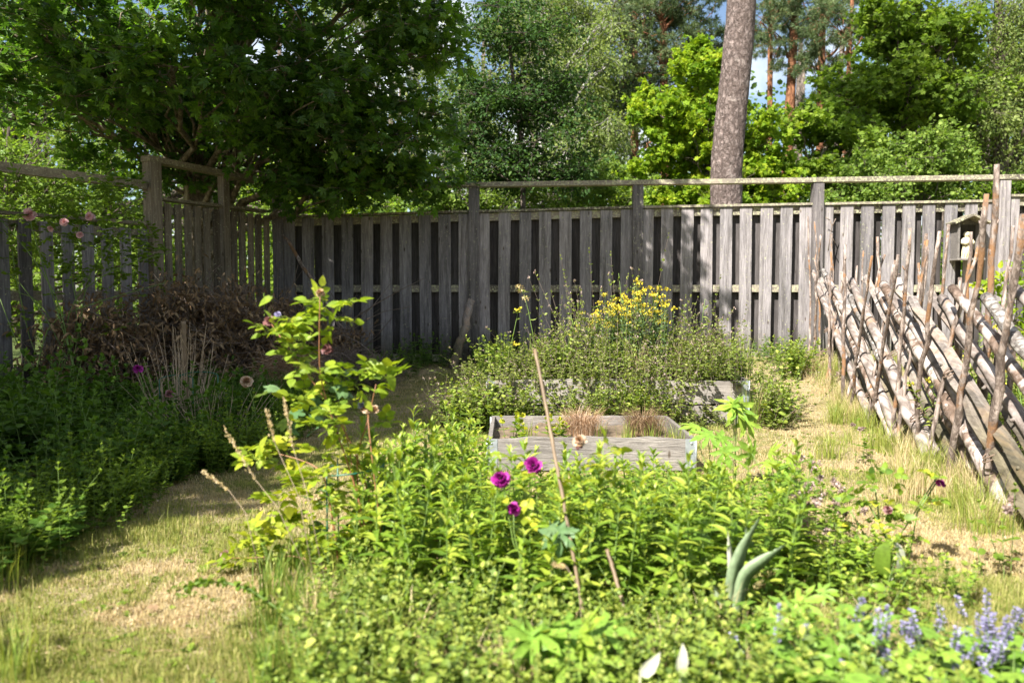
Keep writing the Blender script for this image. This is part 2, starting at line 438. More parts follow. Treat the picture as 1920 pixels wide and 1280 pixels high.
M['log_birch'] = barkmat('birch_log_bark', (0.12, 0.10, 0.09), (0.54, 0.51, 0.48), 11, (0.7, 1.6, 2.6), 0.8, 0.02, patch=(0.25, 0.17, 0.12), patch_pos=(0.58, 0.66))
M['log_brown'] = barkmat('brown_log_bark', (0.11, 0.075, 0.055), (0.30, 0.225, 0.185), 8, (1, 1, 1), 0.8, 0.02, patch=(0.46, 0.40, 0.37), patch_pos=(0.50, 0.58))
M['split'] = woodmat('split_grey_log', (0.17, 0.145, 0.13), (0.46, 0.415, 0.395), grain=(10, 0.9, 6), knots=False, warm=(0.34, 0.26, 0.21), bmp=0.8)
M['stake'] = barkmat('juniper_stake_bark', (0.12, 0.09, 0.075), (0.44, 0.36, 0.32), 16, (1, 1, 0.25), 0.7, 0.01, patch=(0.27, 0.15, 0.08), patch_pos=(0.54, 0.62))
M['cane'] = plain('bamboo_cane', (0.16, 0.11, 0.065), 0.55, 0, 14, 0.35, 0.1)
M['withe'] = plain('dry_withe', (0.16, 0.11, 0.08), 0.8)
M['pine_bark'] = barkmat('grey_pine_bark', (0.12, 0.09, 0.08), (0.30, 0.24, 0.22), 13, (1, 1, 0.6), 1.0, 0.05, patch=(0.40, 0.34, 0.31), patch_pos=(0.58, 0.70))
M['pine_red'] = barkmat('orange_pine_bark', (0.13, 0.055, 0.03), (0.36, 0.17, 0.09), 8, (1, 1, 0.5), 0.8, 0.04)
M['bark'] = barkmat('grey_brown_bark', (0.07, 0.055, 0.045), (0.22, 0.18, 0.15), 10)
M['bark_pale'] = barkmat('pale_branch_bark', (0.16, 0.13, 0.09), (0.36, 0.31, 0.23), 10)
M['birch_bark'] = barkmat('birch_bark', (0.06, 0.05, 0.045), (0.62, 0.60, 0.56), 5, (0.6, 0.6, 2.2), 0.5, 0.02)
M['twig'] = plain('twig', (0.14, 0.10, 0.06), 0.8)
M['deadtwig'] = plain('dead_twig', (0.17, 0.13, 0.105), 0.85, amt=0.4)
M['dry_stem'] = plain('dry_stem', (0.45, 0.34, 0.24), 0.8)
M['green_stem'] = plain('green_stem', (0.12, 0.19, 0.04), 0.6)
M['red_stem'] = plain('reddish_rose_cane', (0.24, 0.11, 0.05), 0.5)
M['wire'] = plain('green_wire', (0.01, 0.10, 0.06), 0.35)
M['lime'] = plain('pale_statuette_plaster', (0.62, 0.56, 0.38), 0.8, 0, 60, 0.2, 0.3)

M['maple'] = leafmat('maple_leaf', [(0.045, 0.10, 0.018), (0.085, 0.18, 0.022), (0.18, 0.32, 0.03)], 0.48, 0.42, 0.4)
M['limeleaf'] = leafmat('bright_maple_leaf', [(0.12, 0.22, 0.02), (0.22, 0.33, 0.025), (0.38, 0.44, 0.035)], 0.42, 0.6, 0.1)
M['decid'] = leafmat('deciduous_leaf', [(0.08, 0.14, 0.02), (0.15, 0.235, 0.03), (0.26, 0.35, 0.05)], 0.46, 0.6, 0.12)
M['hazel'] = leafmat('hazel_leaf', [(0.11, 0.18, 0.035), (0.17, 0.26, 0.05), (0.28, 0.36, 0.085)], 0.4, 0.6, 0.1)
M['birch'] = leafmat('birch_leaf', [(0.11, 0.16, 0.045), (0.19, 0.25, 0.07), (0.32, 0.37, 0.13)], 0.45, 0.6, 0.1)
M['darkfine'] = leafmat('dark_fine_leaf', [(0.03, 0.065, 0.02), (0.05, 0.105, 0.028), (0.10, 0.17, 0.045)], 0.35, 0.6, 0.1)
M['pine'] = leafmat('pine_needles', [(0.06, 0.10, 0.04), (0.105, 0.155, 0.06), (0.17, 0.22, 0.09)], 0.25, 0.55)
M['forest'] = leafmat('far_forest_leaf', [(0.06, 0.11, 0.025), (0.10, 0.17, 0.035), (0.18, 0.25, 0.06)], 0.38, 0.6, 0.1)
M['phlox'] = leafmat('phlox_leaf', [(0.10, 0.18, 0.022), (0.20, 0.31, 0.032), (0.38, 0.44, 0.06)], 0.36, 0.42, 0.45)
M['rose_leaf'] = leafmat('rose_leaf', [(0.10, 0.19, 0.03), (0.25, 0.34, 0.03), (0.50, 0.48, 0.04)], 0.42, 0.45)
M['blue_leaf'] = leafmat('blue_green_leaf', [(0.07, 0.15, 0.055), (0.12, 0.21, 0.085), (0.19, 0.28, 0.12)], 0.25, 0.5)
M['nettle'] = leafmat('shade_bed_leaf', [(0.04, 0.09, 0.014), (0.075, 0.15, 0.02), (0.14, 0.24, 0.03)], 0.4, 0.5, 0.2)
M['oregano'] = leafmat('oregano_leaf', [(0.10, 0.15, 0.03), (0.19, 0.25, 0.05), (0.34, 0.36, 0.11)], 0.38)
M['cover'] = leafmat('low_cover_leaf', [(0.09, 0.15, 0.025), (0.20, 0.28, 0.04), (0.38, 0.42, 0.09)], 0.33)
M['tansy'] = leafmat('tansy_leaf', [(0.07, 0.13, 0.055), (0.11, 0.18, 0.08), (0.15, 0.22, 0.10)], 0.25)
M['palm_leaf'] = leafmat('palmate_leaf', [(0.12, 0.24, 0.03), (0.19, 0.33, 0.045), (0.36, 0.46, 0.06)], 0.36)
M['iris'] = leafmat('iris_leaf', [(0.19, 0.27, 0.14), (0.26, 0.34, 0.20), (0.36, 0.42, 0.27)], 0.3, 0.45)
M['grass'] = leafmat('grass_blade', [(0.07, 0.15, 0.02), (0.17, 0.26, 0.04), (0.36, 0.37, 0.09)], 0.35, 0.5)
M['lawn'] = leafmat('lawn_blade', [(0.12, 0.17, 0.03), (0.26, 0.29, 0.07), (0.46, 0.40, 0.17)], 0.3, 0.55, 0.2)
M['drygrass'] = leafmat('straw_blade', [(0.40, 0.31, 0.14), (0.52, 0.41, 0.21), (0.64, 0.53, 0.32)], 0.3, 0.6, 0.2, (1.05, 1.0, 0.8))
M['deadleaf'] = leafmat('dead_brown_leaf', [(0.11, 0.072, 0.04), (0.23, 0.15, 0.085), (0.42, 0.30, 0.18)], 0.22, 0.65, 0.2, (1.1, 0.9, 0.6))
M['yellow'] = leafmat('yellow_flower', [(0.50, 0.38, 0.02), (0.66, 0.54, 0.04), (0.75, 0.66, 0.10)], 0.15, 0.6, 0.2, (1, 1, .5))
M['mauve'] = leafmat('mauve_oregano_flower', [(0.20, 0.14, 0.11), (0.35, 0.26, 0.22), (0.50, 0.40, 0.38)], 0.2, 0.7, 0.1, (1, .9, .9))
M['lavender'] = leafmat('lavender_flower', [(0.20, 0.18, 0.31), (0.30, 0.28, 0.46), (0.46, 0.44, 0.60)], 0.25, 0.6, 0.2, (1, 1, 1))
M['purple'] = leafmat('purple_rose_petal', [(0.14, 0.005, 0.09), (0.28, 0.012, 0.20), (0.45, 0.05, 0.35)], 0.3, 0.5, 0.2, (1, .6, 1))
M['faded'] = leafmat('faded_purple_petal', [(0.12, 0.04, 0.04), (0.22, 0.10, 0.09), (0.36, 0.22, 0.24)], 0.25, 0.6, 0.2, (1, .8, .8))
M['pink'] = leafmat('pale_pink_petal', [(0.62, 0.34, 0.36), (0.74, 0.47, 0.48), (0.82, 0.62, 0.62)], 0.3, 0.5, 0.2, (1, .8, .8))
M['wilt'] = leafmat('wilted_flower', [(0.26, 0.14, 0.07), (0.42, 0.27, 0.16), (0.62, 0.5, 0.38)], 0.2, 0.7, 0.1, (1, .9, .8))
M['papery'] = leafmat('papery_white', [(0.5, 0.5, 0.4), (0.62, 0.62, 0.5), (0.72, 0.72, 0.62)], 0.3, 0.6, 0.2, (1, 1, .9))

def groundmat():
    m, t, out = nt('dry_lawn_ground')
    tc = t.nodes.new('ShaderNodeTexCoord'); v = tc.outputs['Object']
    n1 = noise(t, v, 0.9, 6, 0.6, 0.4); n2 = noise(t, v, 9, 6, 0.7); n3 = noise(t, v, 90, 4, 0.7)
    straw = ramp(t, [(0.15, 0.115, 0.065), (0.33, 0.26, 0.155), (0.52, 0.435, 0.29)], [0.3, 0.5, 0.72]); t.links.new(n3.outputs['Fac'], straw.inputs['Fac'])
    green = ramp(t, [(0.10, 0.11, 0.03), (0.22, 0.22, 0.06)], [0.35, 0.7]); t.links.new(n3.outputs['Fac'], green.inputs['Fac'])
    add = t.nodes.new('ShaderNodeMath'); add.operation = 'MULTIPLY_ADD'; add.inputs[1].default_value = 0.4
    t.links.new(n2.outputs['Fac'], add.inputs[0]); t.links.new(n1.outputs['Fac'], add.inputs[2])
    fm = ramp(t, [(1,) * 3, (0,) * 3], [0.60, 0.76]); t.links.new(add.outputs[0], fm.inputs['Fac'])
    c = mix(t, straw.outputs['Color'], green.outputs['Color'], fm.outputs['Color'])
    # forest floor beyond the fences
    sx = t.nodes.new('ShaderNodeSeparateXYZ'); t.links.new(v, sx.inputs[0])
    mr = t.nodes.new('ShaderNodeMapRange'); mr.inputs['From Min'].default_value = 10.2; mr.inputs['From Max'].default_value = 10.8; t.links.new(sx.outputs['Y'], mr.inputs['Value'])
    fl = ramp(t, [(0.03, 0.055, 0.015), (0.10, 0.12, 0.04)], [0.35, 0.65]); t.links.new(n2.outputs['Fac'], fl.inputs['Fac'])
    c = mix(t, c, fl.outputs['Color'], mr.outputs['Result'])
    p = t.nodes.new('ShaderNodeBsdfPrincipled'); t.links.new(c, p.inputs['Base Color']); p.inputs['Roughness'].default_value = 0.95; p.inputs['Specular IOR Level'].default_value = 0.1
    t.links.new(bump(t, n3.outputs['Fac'], 0.8, 0.02), p.inputs['Normal'])
    t.links.new(p.outputs['BSDF'], out.inputs['Surface'])
    return m
M['ground'] = groundmat()

# ------------------------------------------------------------------ the ground
def build_ground():
    xs = np.concatenate([[-160, -80, -40, -20, -10], np.arange(-7, 7.01, 0.1), [10, 20, 40, 80, 160]])
    ys = np.concatenate([[-60, -20, -6, -2, 0], np.arange(0.5, 11.01, 0.1), [13, 20, 40, 80, 200]])
    X, Y = np.meshgrid(xs, ys)
    Z = gz(X, Y)
    V = np.stack([X, Y, Z], -1).reshape(-1, 3)
    nx, ny = len(xs), len(ys)
    i = np.arange(ny - 1)[:, None] * nx + np.arange(nx - 1)[None]
    Q = np.stack([i, i + 1, i + nx + 1, i + nx], -1).reshape(-1, 4)
    m = Mesh().add(V, Q=Q, smooth=True)
    tag(m.build('ground', M['ground']), kind='structure')
build_ground()

# shared lattice noise for masks in python
def vnoise(x, y, s, seed=0):
    rg = np.random.default_rng(seed); tb = rg.random((64, 64))
    x = np.asarray(x) / s + 100; y = np.asarray(y) / s + 100
    xi = np.floor(x).astype(int); yi = np.floor(y).astype(int); fx = x - xi; fy = y - yi
    fx = fx * fx * (3 - 2 * fx); fy = fy * fy * (3 - 2 * fy)
    g = lambda a, b: tb[a % 64, b % 64]
    return (g(xi, yi) * (1 - fx) + g(xi + 1, yi) * fx) * (1 - fy) + (g(xi, yi + 1) * (1 - fx) + g(xi + 1, yi + 1) * fx) * fy

# ------------------------------------------------------------------ fences
rng = np.random.default_rng(7)
BF_A = P(525, 405, 10.15); BF_B = P(1960, 380, 9.75)
def bf(px):
    """point of the back fence plane under the photo column px"""
    u = (px - 960) / F0
    # line y = y0 + k x
    k = (BF_B[1] - BF_A[1]) / (BF_B[0] - BF_A[0]); y0 = BF_A[1] - k * BF_A[0]
    y = y0 / (1 - k * u); return np.array((u * y, y, 0.0))
BFD = nrm((BF_B - BF_A) * np.array((1, 1, 0))); BFN = np.array((BFD[1], -BFD[0], 0.0))   # towards the camera

def zat(px, py, y): return P(px, py, y)[2]

def back_fence():
    root = empty('wooden_fence', tuple(bf(960)))
    org = bf(960)
    tag(root, 'tall grey board fence with lichened top rail running across the back of the garden', 'fence')
    ax = np.array([BFD, BFN, (0, 0, 1.0)])
    cols = [528, 890, 1193, 1525, 1868, 2080]
    tops = [404, 394, 386, 380, 374, 372]
    bots = [0.16, 0.18, 0.20, 0.22, 0.26, 0.3]
    for i in range(len(cols) - 1):
        a, b = bf(cols[i]), bf(cols[i + 1])
        za, zb = zat(cols[i], tops[i], a[1]), zat(cols[i + 1], tops[i + 1], b[1])
        if i == 4: za = zb = za + 0.06
        L = np.linalg.norm(b - a)
        front = Mesh(); back = Mesh(); rails = Mesh(); cap = Mesh()
        n = int(round(L / 0.25)); st = L / n
        for k in range(n):
            s = (k + 0.5) * st + rng.normal(0, .004)
            c = a + BFD * s
            zt = za + (zb - za) * s / L - 0.045
            zb_ = bots[i] - rng.uniform(0, .05) - (0.04 if k % 3 == 0 else 0)
            w = 0.145 + rng.normal(0, .002)
            tilt = rng.normal(0, .004)
            A = np.array([BFD * math.cos(tilt) + np.array((0, 0, math.sin(tilt))), BFN, np.array((0, 0, math.cos(tilt))) - BFD * math.sin(tilt)])
            box(front, c - org + BFN * 0.033 + np.array((0, 0, (zt + zb_) / 2)), (w, 0.02, zt - zb_), A, .3 + .7 * rng.random())
            c2 = a + BFD * (k * st)
            if k > 0:
                box(back, c2 - org - BFN * 0.062 + np.array((0, 0, (zt + zb_) / 2 + .01)), (w, 0.02, zt - zb_ - .02), ax, rng.random() * .5)  # low tone range deepens the painted shade between the front boards
        for zz, hh in ((lambda s: za + (zb - za) * s / L - 0.09, 0.09), (lambda s: 1.11 + 0.0 * s, 0.085), (lambda s: bots[i] + 0.09, 0.085)):
            p, q = a + BFD * 0.06 - org, b - BFD * 0.06 - org
            p = p + np.array((0, 0, zz(0))); q = q + np.array((0, 0, zz(L)))
            rails = Mesh(); beam(rails, p, q, 0.04, hh, rng.random()); rails.build('cross_rail', M['fence_rail'], root)
        p = a + BFD * 0.055 - org + np.array((0, 0, za - 0.02)); q = b - BFD * 0.055 - org + np.array((0, 0, zb - 0.02))
        beam(cap, p, q, 0.13, 0.028, rng.random())
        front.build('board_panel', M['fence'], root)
        back.build('rear_board_panel', M['fence_shaded'], root)
        cap.build('cap_board', M['fence_rail'], root)
    pt = [346, 349, 347, 344, 339, 337]
    for i, c in enumerate(cols):
        a = bf(c) + BFN * 0.045
        zt = zat(c, pt[i], a[1])
        pm = Mesh(); box(pm, a - org + np.array((0, 0, (zt - 0.3) / 2)), (0.125, 0.12, zt + 0.3), ax, rng.random())
        pm.build('post', M['fence'], root)
        pm = None
    # top rail
    pts = [(528, 345, 0), (900, 347, 0), (1340, 341, 0), (1868, 333, 0), (2080, 331, 0)]
    for (c0, y0, _), (c1, y1, _) in zip(pts[:-1], pts[1:]):
        a, b = bf(c0) + BFN * .045, bf(c1) + BFN * .045
        a[2] = zat(c0, y0, a[1]); b[2] = zat(c1, y1, b[1])
        rm = Mesh(); beam(rm, a - org, b - org, 0.14, 0.055, rng.random())
        rm.build('top_rail', M['fence_rail'], root)
    return root
back_fence()

LF_A = np.array((-3.0, 10.05, 0)); LF_B = np.array((-3.77, 8.5, 0)); LF_C = np.array((-5.35, 5.7, 0))
def side_fences():
    d = nrm(LF_A - LF_B); n = np.array((d[1], -d[0], 0))      # towards the garden
    ax = np.array([d, n, (0, 0, 1.0)])
    # high section
    root = empty('wooden_fence', tuple(LF_B)); org = LF_B
    tag(root, 'high brownish slatted fence section running from the tall side post to the back corner', 'fence')
    L = np.linalg.norm(LF_A - LF_B)
    fr = Mesh(); bk = Mesh(); nb = 13; st = L / nb
    for k in range(nb):
        c = d * ((k + .5) * st) + n * 0.03; zt = 2.0
        box(fr, c + np.array((0, 0, 1.07)), (0.083, 0.02, 1.86), ax, rng.random())
        if k and k % 4 != 3: box(bk, d * (k * st) - n * 0.06 + np.array((0, 0, 1.07)), (0.062, 0.02, 1.84), ax, rng.random() * .5)
    fr.build('board_panel', M['fence_side'], root); bk.build('rear_board_panel', M['fence_side'], root)
    for z in (0.3, 1.1, 1.93):
        rl = Mesh(); beam(rl, d * .06 + np.array((0, 0, z)) - n * 0.014, d * (L - .06) + np.array((0, 0, z)) - n * 0.014, 0.04, 0.08, rng.random()); rl.build('cross_rail', M['side_rail'], root)
    cpm = Mesh(); beam(cpm, d * .07 + np.array((0, 0, 2.04)), d * (L - .02) + np.array((0, 0, 2.05)), 0.14, 0.03, .4); cpm.build('cap_board', M['side_rail'], root)
    for s, w, zt in ((0.0, 0.13, 2.40), (L * .56, 0.09, 2.385)):
        pm = Mesh(); box(pm, d * s + n * .05 + np.array((0, 0, zt / 2 - .15)), (w, w, zt + .3), ax, rng.random()); pm.build('post', M['fence_side'], root)
    tr = Mesh(); beam(tr, -d * .08 + n * .05 + np.array((0, 0, 2.43)), d * (L + .05) + n * .05 + np.array((0, 0, 2.40)), 0.13, 0.06, .6); tr.build('top_rail', M['side_rail'], root)
    # low section
    d2 = nrm(LF_B - LF_C); n2 = np.array((d2[1], -d2[0], 0)); ax2 = np.array([d2, n2, (0, 0, 1.0)])
    root = empty('wooden_fence', tuple(LF_C))
    tag(root, 'lower grey slatted fence with open gaps at the left edge, beside the pink roses', 'fence')
    L2 = np.linalg.norm(LF_B - LF_C); fr = Mesh(); nb = 16; st = L2 / nb
    for k in range(nb):
        c = d2 * ((k + .45) * st) + n2 * .03
        box(fr, c + np.array((0, 0, .86)), (0.115, 0.022, 1.70), ax2, rng.random())
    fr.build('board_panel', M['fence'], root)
    for z, in ((0.35,), (1.03,), (1.66,)):
        rl = Mesh(); beam(rl, np.array((0, 0, z)), d2 * (L2 - .09) + np.array((0, 0, z)), 0.038, 0.09, rng.random()); rl.build('cross_rail', M['side_rail'], root)
    cpm = Mesh(); beam(cpm, np.array((0, 0, 1.75)), d2 * (L2 - .07) + np.array((0, 0, 1.77)), 0.13, 0.03, .4); cpm.build('cap_board', M['side_rail'], root)
    tr = Mesh(); beam(tr, n2 * .03 + np.array((0, 0, 2.15)), d2 * (L2 - .075) + n2 * .03 + np.array((0, 0, 2.16)), 0.08, 0.085, .8); tr.build('top_rail', M['side_rail'], root)
    pm = Mesh(); box(pm, d2 * .05 + n2 * .0 + np.array((0, 0, .95)), (.11, .11, 2.5), ax2, .4); pm.build('post', M['fence'], root)
side_fences()

# pole fence on the right ------------------------------------------------
def pole_fence():
    r = np.random.default_rng(21)
    root = empty('pole_fence', (2.6, 4.9, 0.0)); org = np.array((2.6, 4.9, 0.0))
    tag(root, 'roundpole fence of slanting birch and split logs held between thin upright stakes on the right', 'fence')
    a_, b_ = 1.60, 0.204                      # fence line x = a + b*y
    kinds = ['log_birch', 'split', 'log_grey', 'split', 'log_brown', 'log_birch', 'split', 'log_grey', 'split', 'log_brown']
    UP = [(9.45, 1.30), (8.97, 1.30), (8.45, 1.22), (8.05, 1.24), (7.5, 1.17), (7.37, 1.02), (7.0, 1.19), (6.32, 1.12), (5.8, 1.14), (5.23, 1.05), (4.73, 1.08), (4.13, 1.03), (3.6, 1.1), (3.1, 1.05), (2.6, 1.1)]
    kd = ['log_grey', 'log_birch', 'log_grey', 'split', 'log_grey', 'log_birch', 'split', 'log_brown', 'split', 'split', 'log_brown', 'log_birch', 'split', 'log_grey', 'split']
    EX = []
    for i, ((yu, zu), k) in enumerate(zip(UP, kd)):
        EX.append((yu, zu, k))
        if yu < 9.2: EX.append((yu + r.uniform(.15, .28), zu - r.uniform(.02, .14), ['log_grey', 'split', 'log_grey', 'log_brown'][i % 4]))
    for i, (yu, zu, k) in enumerate(EX):
        sl = r.uniform(.41, .47); yl = yu - (zu - r.uniform(.0, .06)) / sl
        side = (i % 3 - 1) * 0.03
        A = np.array((a_ + b_ * yu + side, yu, zu)); B = np.array((a_ + b_ * yl + side + r.normal(0, .02), yl, zu - sl * (yu - yl)))
        B[2] += .15 * smooth(6.6, 9.5, yl)
        rad = r.uniform(.029, .038) * (1.08 if k == 'split' else 1)
        pts = curve(A, B, r.normal(0, .02), 16, r, .006) - org
        radii = np.linspace(rad * .9, rad * 1.12, 16) * (1 + r.normal(0, .03, 16))
        m = Mesh(); tube(m, pts, radii, 12 if k != 'split' else 6, r.random(), 0, True, k != 'split', 0.04 if k != 'split' else .06, r)
        for q in range(3):
            t = r.integers(2, 14); dd = rdir(r, 1)[0] * (rad + .02); tube(m, np.array([pts[t], pts[t] + dd]), [rad * .45, rad * .25], 6, r.random())
        m.build('pole', M[k], root)
    # stakes: (base px,py) (top px,py) radius
    S = [ # base px,py, base y, top px,py, top y
        (1838, 965, 3.86, 1919, 402, 4.00, .026), (1779, 885, 4.75, 1850, 364, 4.95, .022), (1714, 840, 5.35, 1762, 434, 5.5, .018),
        (1671, 812, 5.9, 1706, 428, 6.05, .018), (1633, 790, 6.4, 1684, 478, 6.5, .017), (1597, 735, 7.3, 1635, 480, 7.4, .017),
        (1583, 690, 7.7, 1585, 459, 7.8, .022), (1556, 720, 7.9, 1558, 472, 8.0, .016), (1527, 712, 8.4, 1539, 440, 8.5, .018),
        (1518, 700, 8.9, 1515, 405, 9.0, .015), (1716, 800, 5.6, 1722, 493, 5.7, .016), (1830, 700, 4.9, 1869, 308, 5.15, .026),
        (1655, 680, 6.6, 1645, 444, 6.7, .018), (1622, 640, 7.2, 1619, 470, 7.3, .014), (1757, 640, 5.9, 1779, 420, 6.0, .017),
        (1700, 700, 6.1, 1737, 438, 6.2, .018), (1540, 600, 9.0, 1527, 415, 9.1, .014), (1562, 620, 8.7, 1560, 438, 8.8, .014),
        (1790, 760, 5.5, 1800, 520, 5.55, .02), (1885, 820, 4.6, 1896, 500, 4.7, .02), (1845, 800, 5.0, 1850, 560, 5.0, .018), (1958, 900, 4.05, 1960, 360, 4.2, .024)]
    FRONT = {(1838,965),(1779,885),(1714,840),(1671,812),(1633,790),(1597,735),(1583,690),(1556,720),(1527,712),(1958,900)}
    for (bx, by, y0, tx, ty, y1, rad) in S:
        off = 1.51 if (bx, by) in FRONT else 1.70
        y0 = off / ((bx - 960) / F0 - b_); y1 = off / ((tx - 960) / F0 - b_); rad *= .92
        if y1 < y0 - .9: y1 = y0 - .9
        if y1 > y0 + .5: y1 = y0 + .5
        A = P(bx, by, min(y0, 9.3)); A[2] = float(gz(A[0], A[1])) - .05; B = P(tx, ty, min(y1, 9.4))
        pts = curve(A, B, r.normal(0, .012), 12, r, .006, side=(1, 0, 0)) - org
        m = Mesh(); tube(m, pts, np.linspace(rad, rad * .62, 12) * (1 + r.normal(0, .07, 12)), 8, r.random(), 0, True, True, .06, r)
        for q in range(4):
            t = r.integers(3, 11); p = pts[t]; dd = rdir(r, 1)[0] * r.uniform(.02, .045)
            tube(m, np.array([p, p + dd * .6, p + dd + np.array((0, 0, .01))]), [rad * .4, rad * .3, rad * .18], 5, r.random())
        m.build('stake', M['stake'], root)
    for q in range(11):
        y = 4.3 + q * .42 + r.uniform(-.1, .1); off = -.1 if q % 2 else .1; x = a_ + b_ * y + off
        A = np.array((x, y, float(gz(x, y)) - .05)); B = np.array((x + .1 + r.normal(0, .05) - off * .5, y - r.uniform(.0, .3), r.uniform(1.25, 1.6)))
        m = Mesh(); tube(m, curve(A, B, r.normal(0, .015), 12, r, .006, side=(1, 0, 0)) - org, np.linspace(.0145, .009, 12) * (1 + r.normal(0, .08, 12)), 7, r.random(), 0, True, True, .06, r)
        m.build('stake', M['stake'], root)
    # twisted withes tying the stake pairs
    for q in range(9):
        y = 3.9 + q * .62; x = a_ + b_ * y; z = .28 + .35 * (q % 2) + .12 * smooth(6.6, 9.5, y)
        t = np.linspace(0, 2 * PI * 2, 40)
        pts = np.stack([x + .095 * np.cos(t) - .01, y + .04 * np.sin(t), z + .01 * t / PI + .06 * np.cos(t)], -1) - org
        m = Mesh(); tube(m, pts, .0038, 5); m.build('withe', M['withe'], root)
pole_fence()

# ------------------------------------------------------------------ niche with statuette on the fence
def niche():
    c = bf(1798) + BFN * 0.05
    org = c.copy(); org[2] = zat(1798, 484, c[1] - .1)
    root = empty('shrine_box', tuple(org)); tag(root, 'small gabled wooden niche mounted on the fence boards, behind the pole fence', 'niche box')
    px = 1 / 155.0
    W, H, D = .31, .40, .17
    ax = np.array([BFD, BFN, (0, 0, 1.0)])
    def bx(m, c, s, v=.5, A=ax): box(m, np.asarray(c) @ ax, s, A, v)
    m = Mesh(); bx(m, (0, .004, H / 2), (W - .05, .012, H)); m.build('back_board', M['fence_shaded'], root)  # shade-dark wood paints the dim inside of the box
    for s in (-1, 1):
        m = Mesh(); bx(m, (s * (W / 2 - .012), D / 2 + .012, H / 2), (.022, D, H + (.0)), .5 + s * .2); m.build('side_board', M['bed'], root)
    m = Mesh(); bx(m, (0, D / 2 + .012, -.013), (W + .01, D + .02, .022), .6); m.build('floor_board', M['bed'], root)
    for s in (-1, 1):
        a = np.array((0 + s * .003, D / 2 + .02, H + .10)) @ ax; b = np.array((s * (W / 2 + .055), D / 2 + .02, H + .005)) @ ax
        m = Mesh(); beam(m, a, b, D + .07, .022, .5 + .3 * s); m.build('roof_board', M['fence_rail'], root)
    m = Mesh()
    gp = np.array([(-W/2+.02, .012, H), (W/2-.02, .012, H), (0, .012, H+.085), (-W/2+.02, .002, H), (W/2-.02, .002, H), (0, .002, H+.085)]) @ ax
    m.add(gp, T=[(0,1,2),(3,5,4)], Q=[(0,3,4,1),(1,4,5,2),(2,5,3,0)]); m.build('gable', M['fence'], root)
    # statuette: robed figure with joined hands, built from lathed rings with folds
    so = org + (np.array((-.01, .09, 0.0)) @ ax)
    prof = [(0, .056, .045), (.012, .06, .047), (.03, .055, .044), (.07, .05, .04), (.11, .046, .037), (.15, .047, .037), (.175, .052, .04), (.20, .056, .04), (.222, .058, .037), (.236, .046, .032), (.245, .022, .022), (.252, .02, .02), (.262, .031, .031), (.277, .036, .035), (.293, .036, .036), (.306, .029, .03), (.314, .014, .015), (.317, .002, .002)]
    K = 28; V = []
    for z, rx, ry in prof:
        for k in range(K):
            a = 2 * PI * k / K
            f = 1 + (.09 * math.sin(a * 7 + z * 30) + .05 * math.sin(a * 3 - z * 45)) * (1 if z < .23 else .15)
            V.append((rx * f * math.cos(a), ry * f * math.sin(a), z))
    V = np.array(V) @ ax
    i = np.arange(len(prof) - 1)[:, None] * K; j = np.arange(K)[None]; j2 = (j + 1) % K
    Q = np.stack([i + j, i + j2, i + K + j2, i + K + j], -1).reshape(-1, 4)
    m = Mesh(); m.add(V, Q=Q, smooth=True)
    for s in (-1, 1):      # sleeves meeting in front of the chest, nose and cheeks
        tube(m, np.array([(s * .052, .005, .212), (s * .062, .028, .18), (s * .035, .052, .172), (s * .004, .056, .185)]) @ ax, [.02, .022, .02, .013], 10)
        tube(m, np.array([(s * .006, .05, .18), (s * .005, .06, .21), (s * .004, .056, .222)]) @ ax, [.01, .009, .004], 8)
        tube(m, np.array([(s * .018, .03, .27), (s * .014, .034, .268)]) @ ax, [.008, .006], 6)
    tube(m, np.array([(0, .034, .286), (0, .041, .276), (0, .034, .273)]) @ ax, [.003, .006, .004], 6)
    for k in range(6):
        a0 = -1.2 + k * .45
        tube(m, np.array([(.05 * math.sin(a0), .04 * math.cos(a0), .15), (.052 * math.sin(a0 * .8 + .1), .047 * math.cos(a0), .08), (.058 * math.sin(a0), .048 * math.cos(a0), .012)]) @ ax, [.005, .008, .006], 6)
    s = m.build('statuette', M['lime'], None, tuple(so))
    tag(s, 'small cream statuette of a robed figure with raised hands standing inside the gabled niche', 'statuette')
niche()

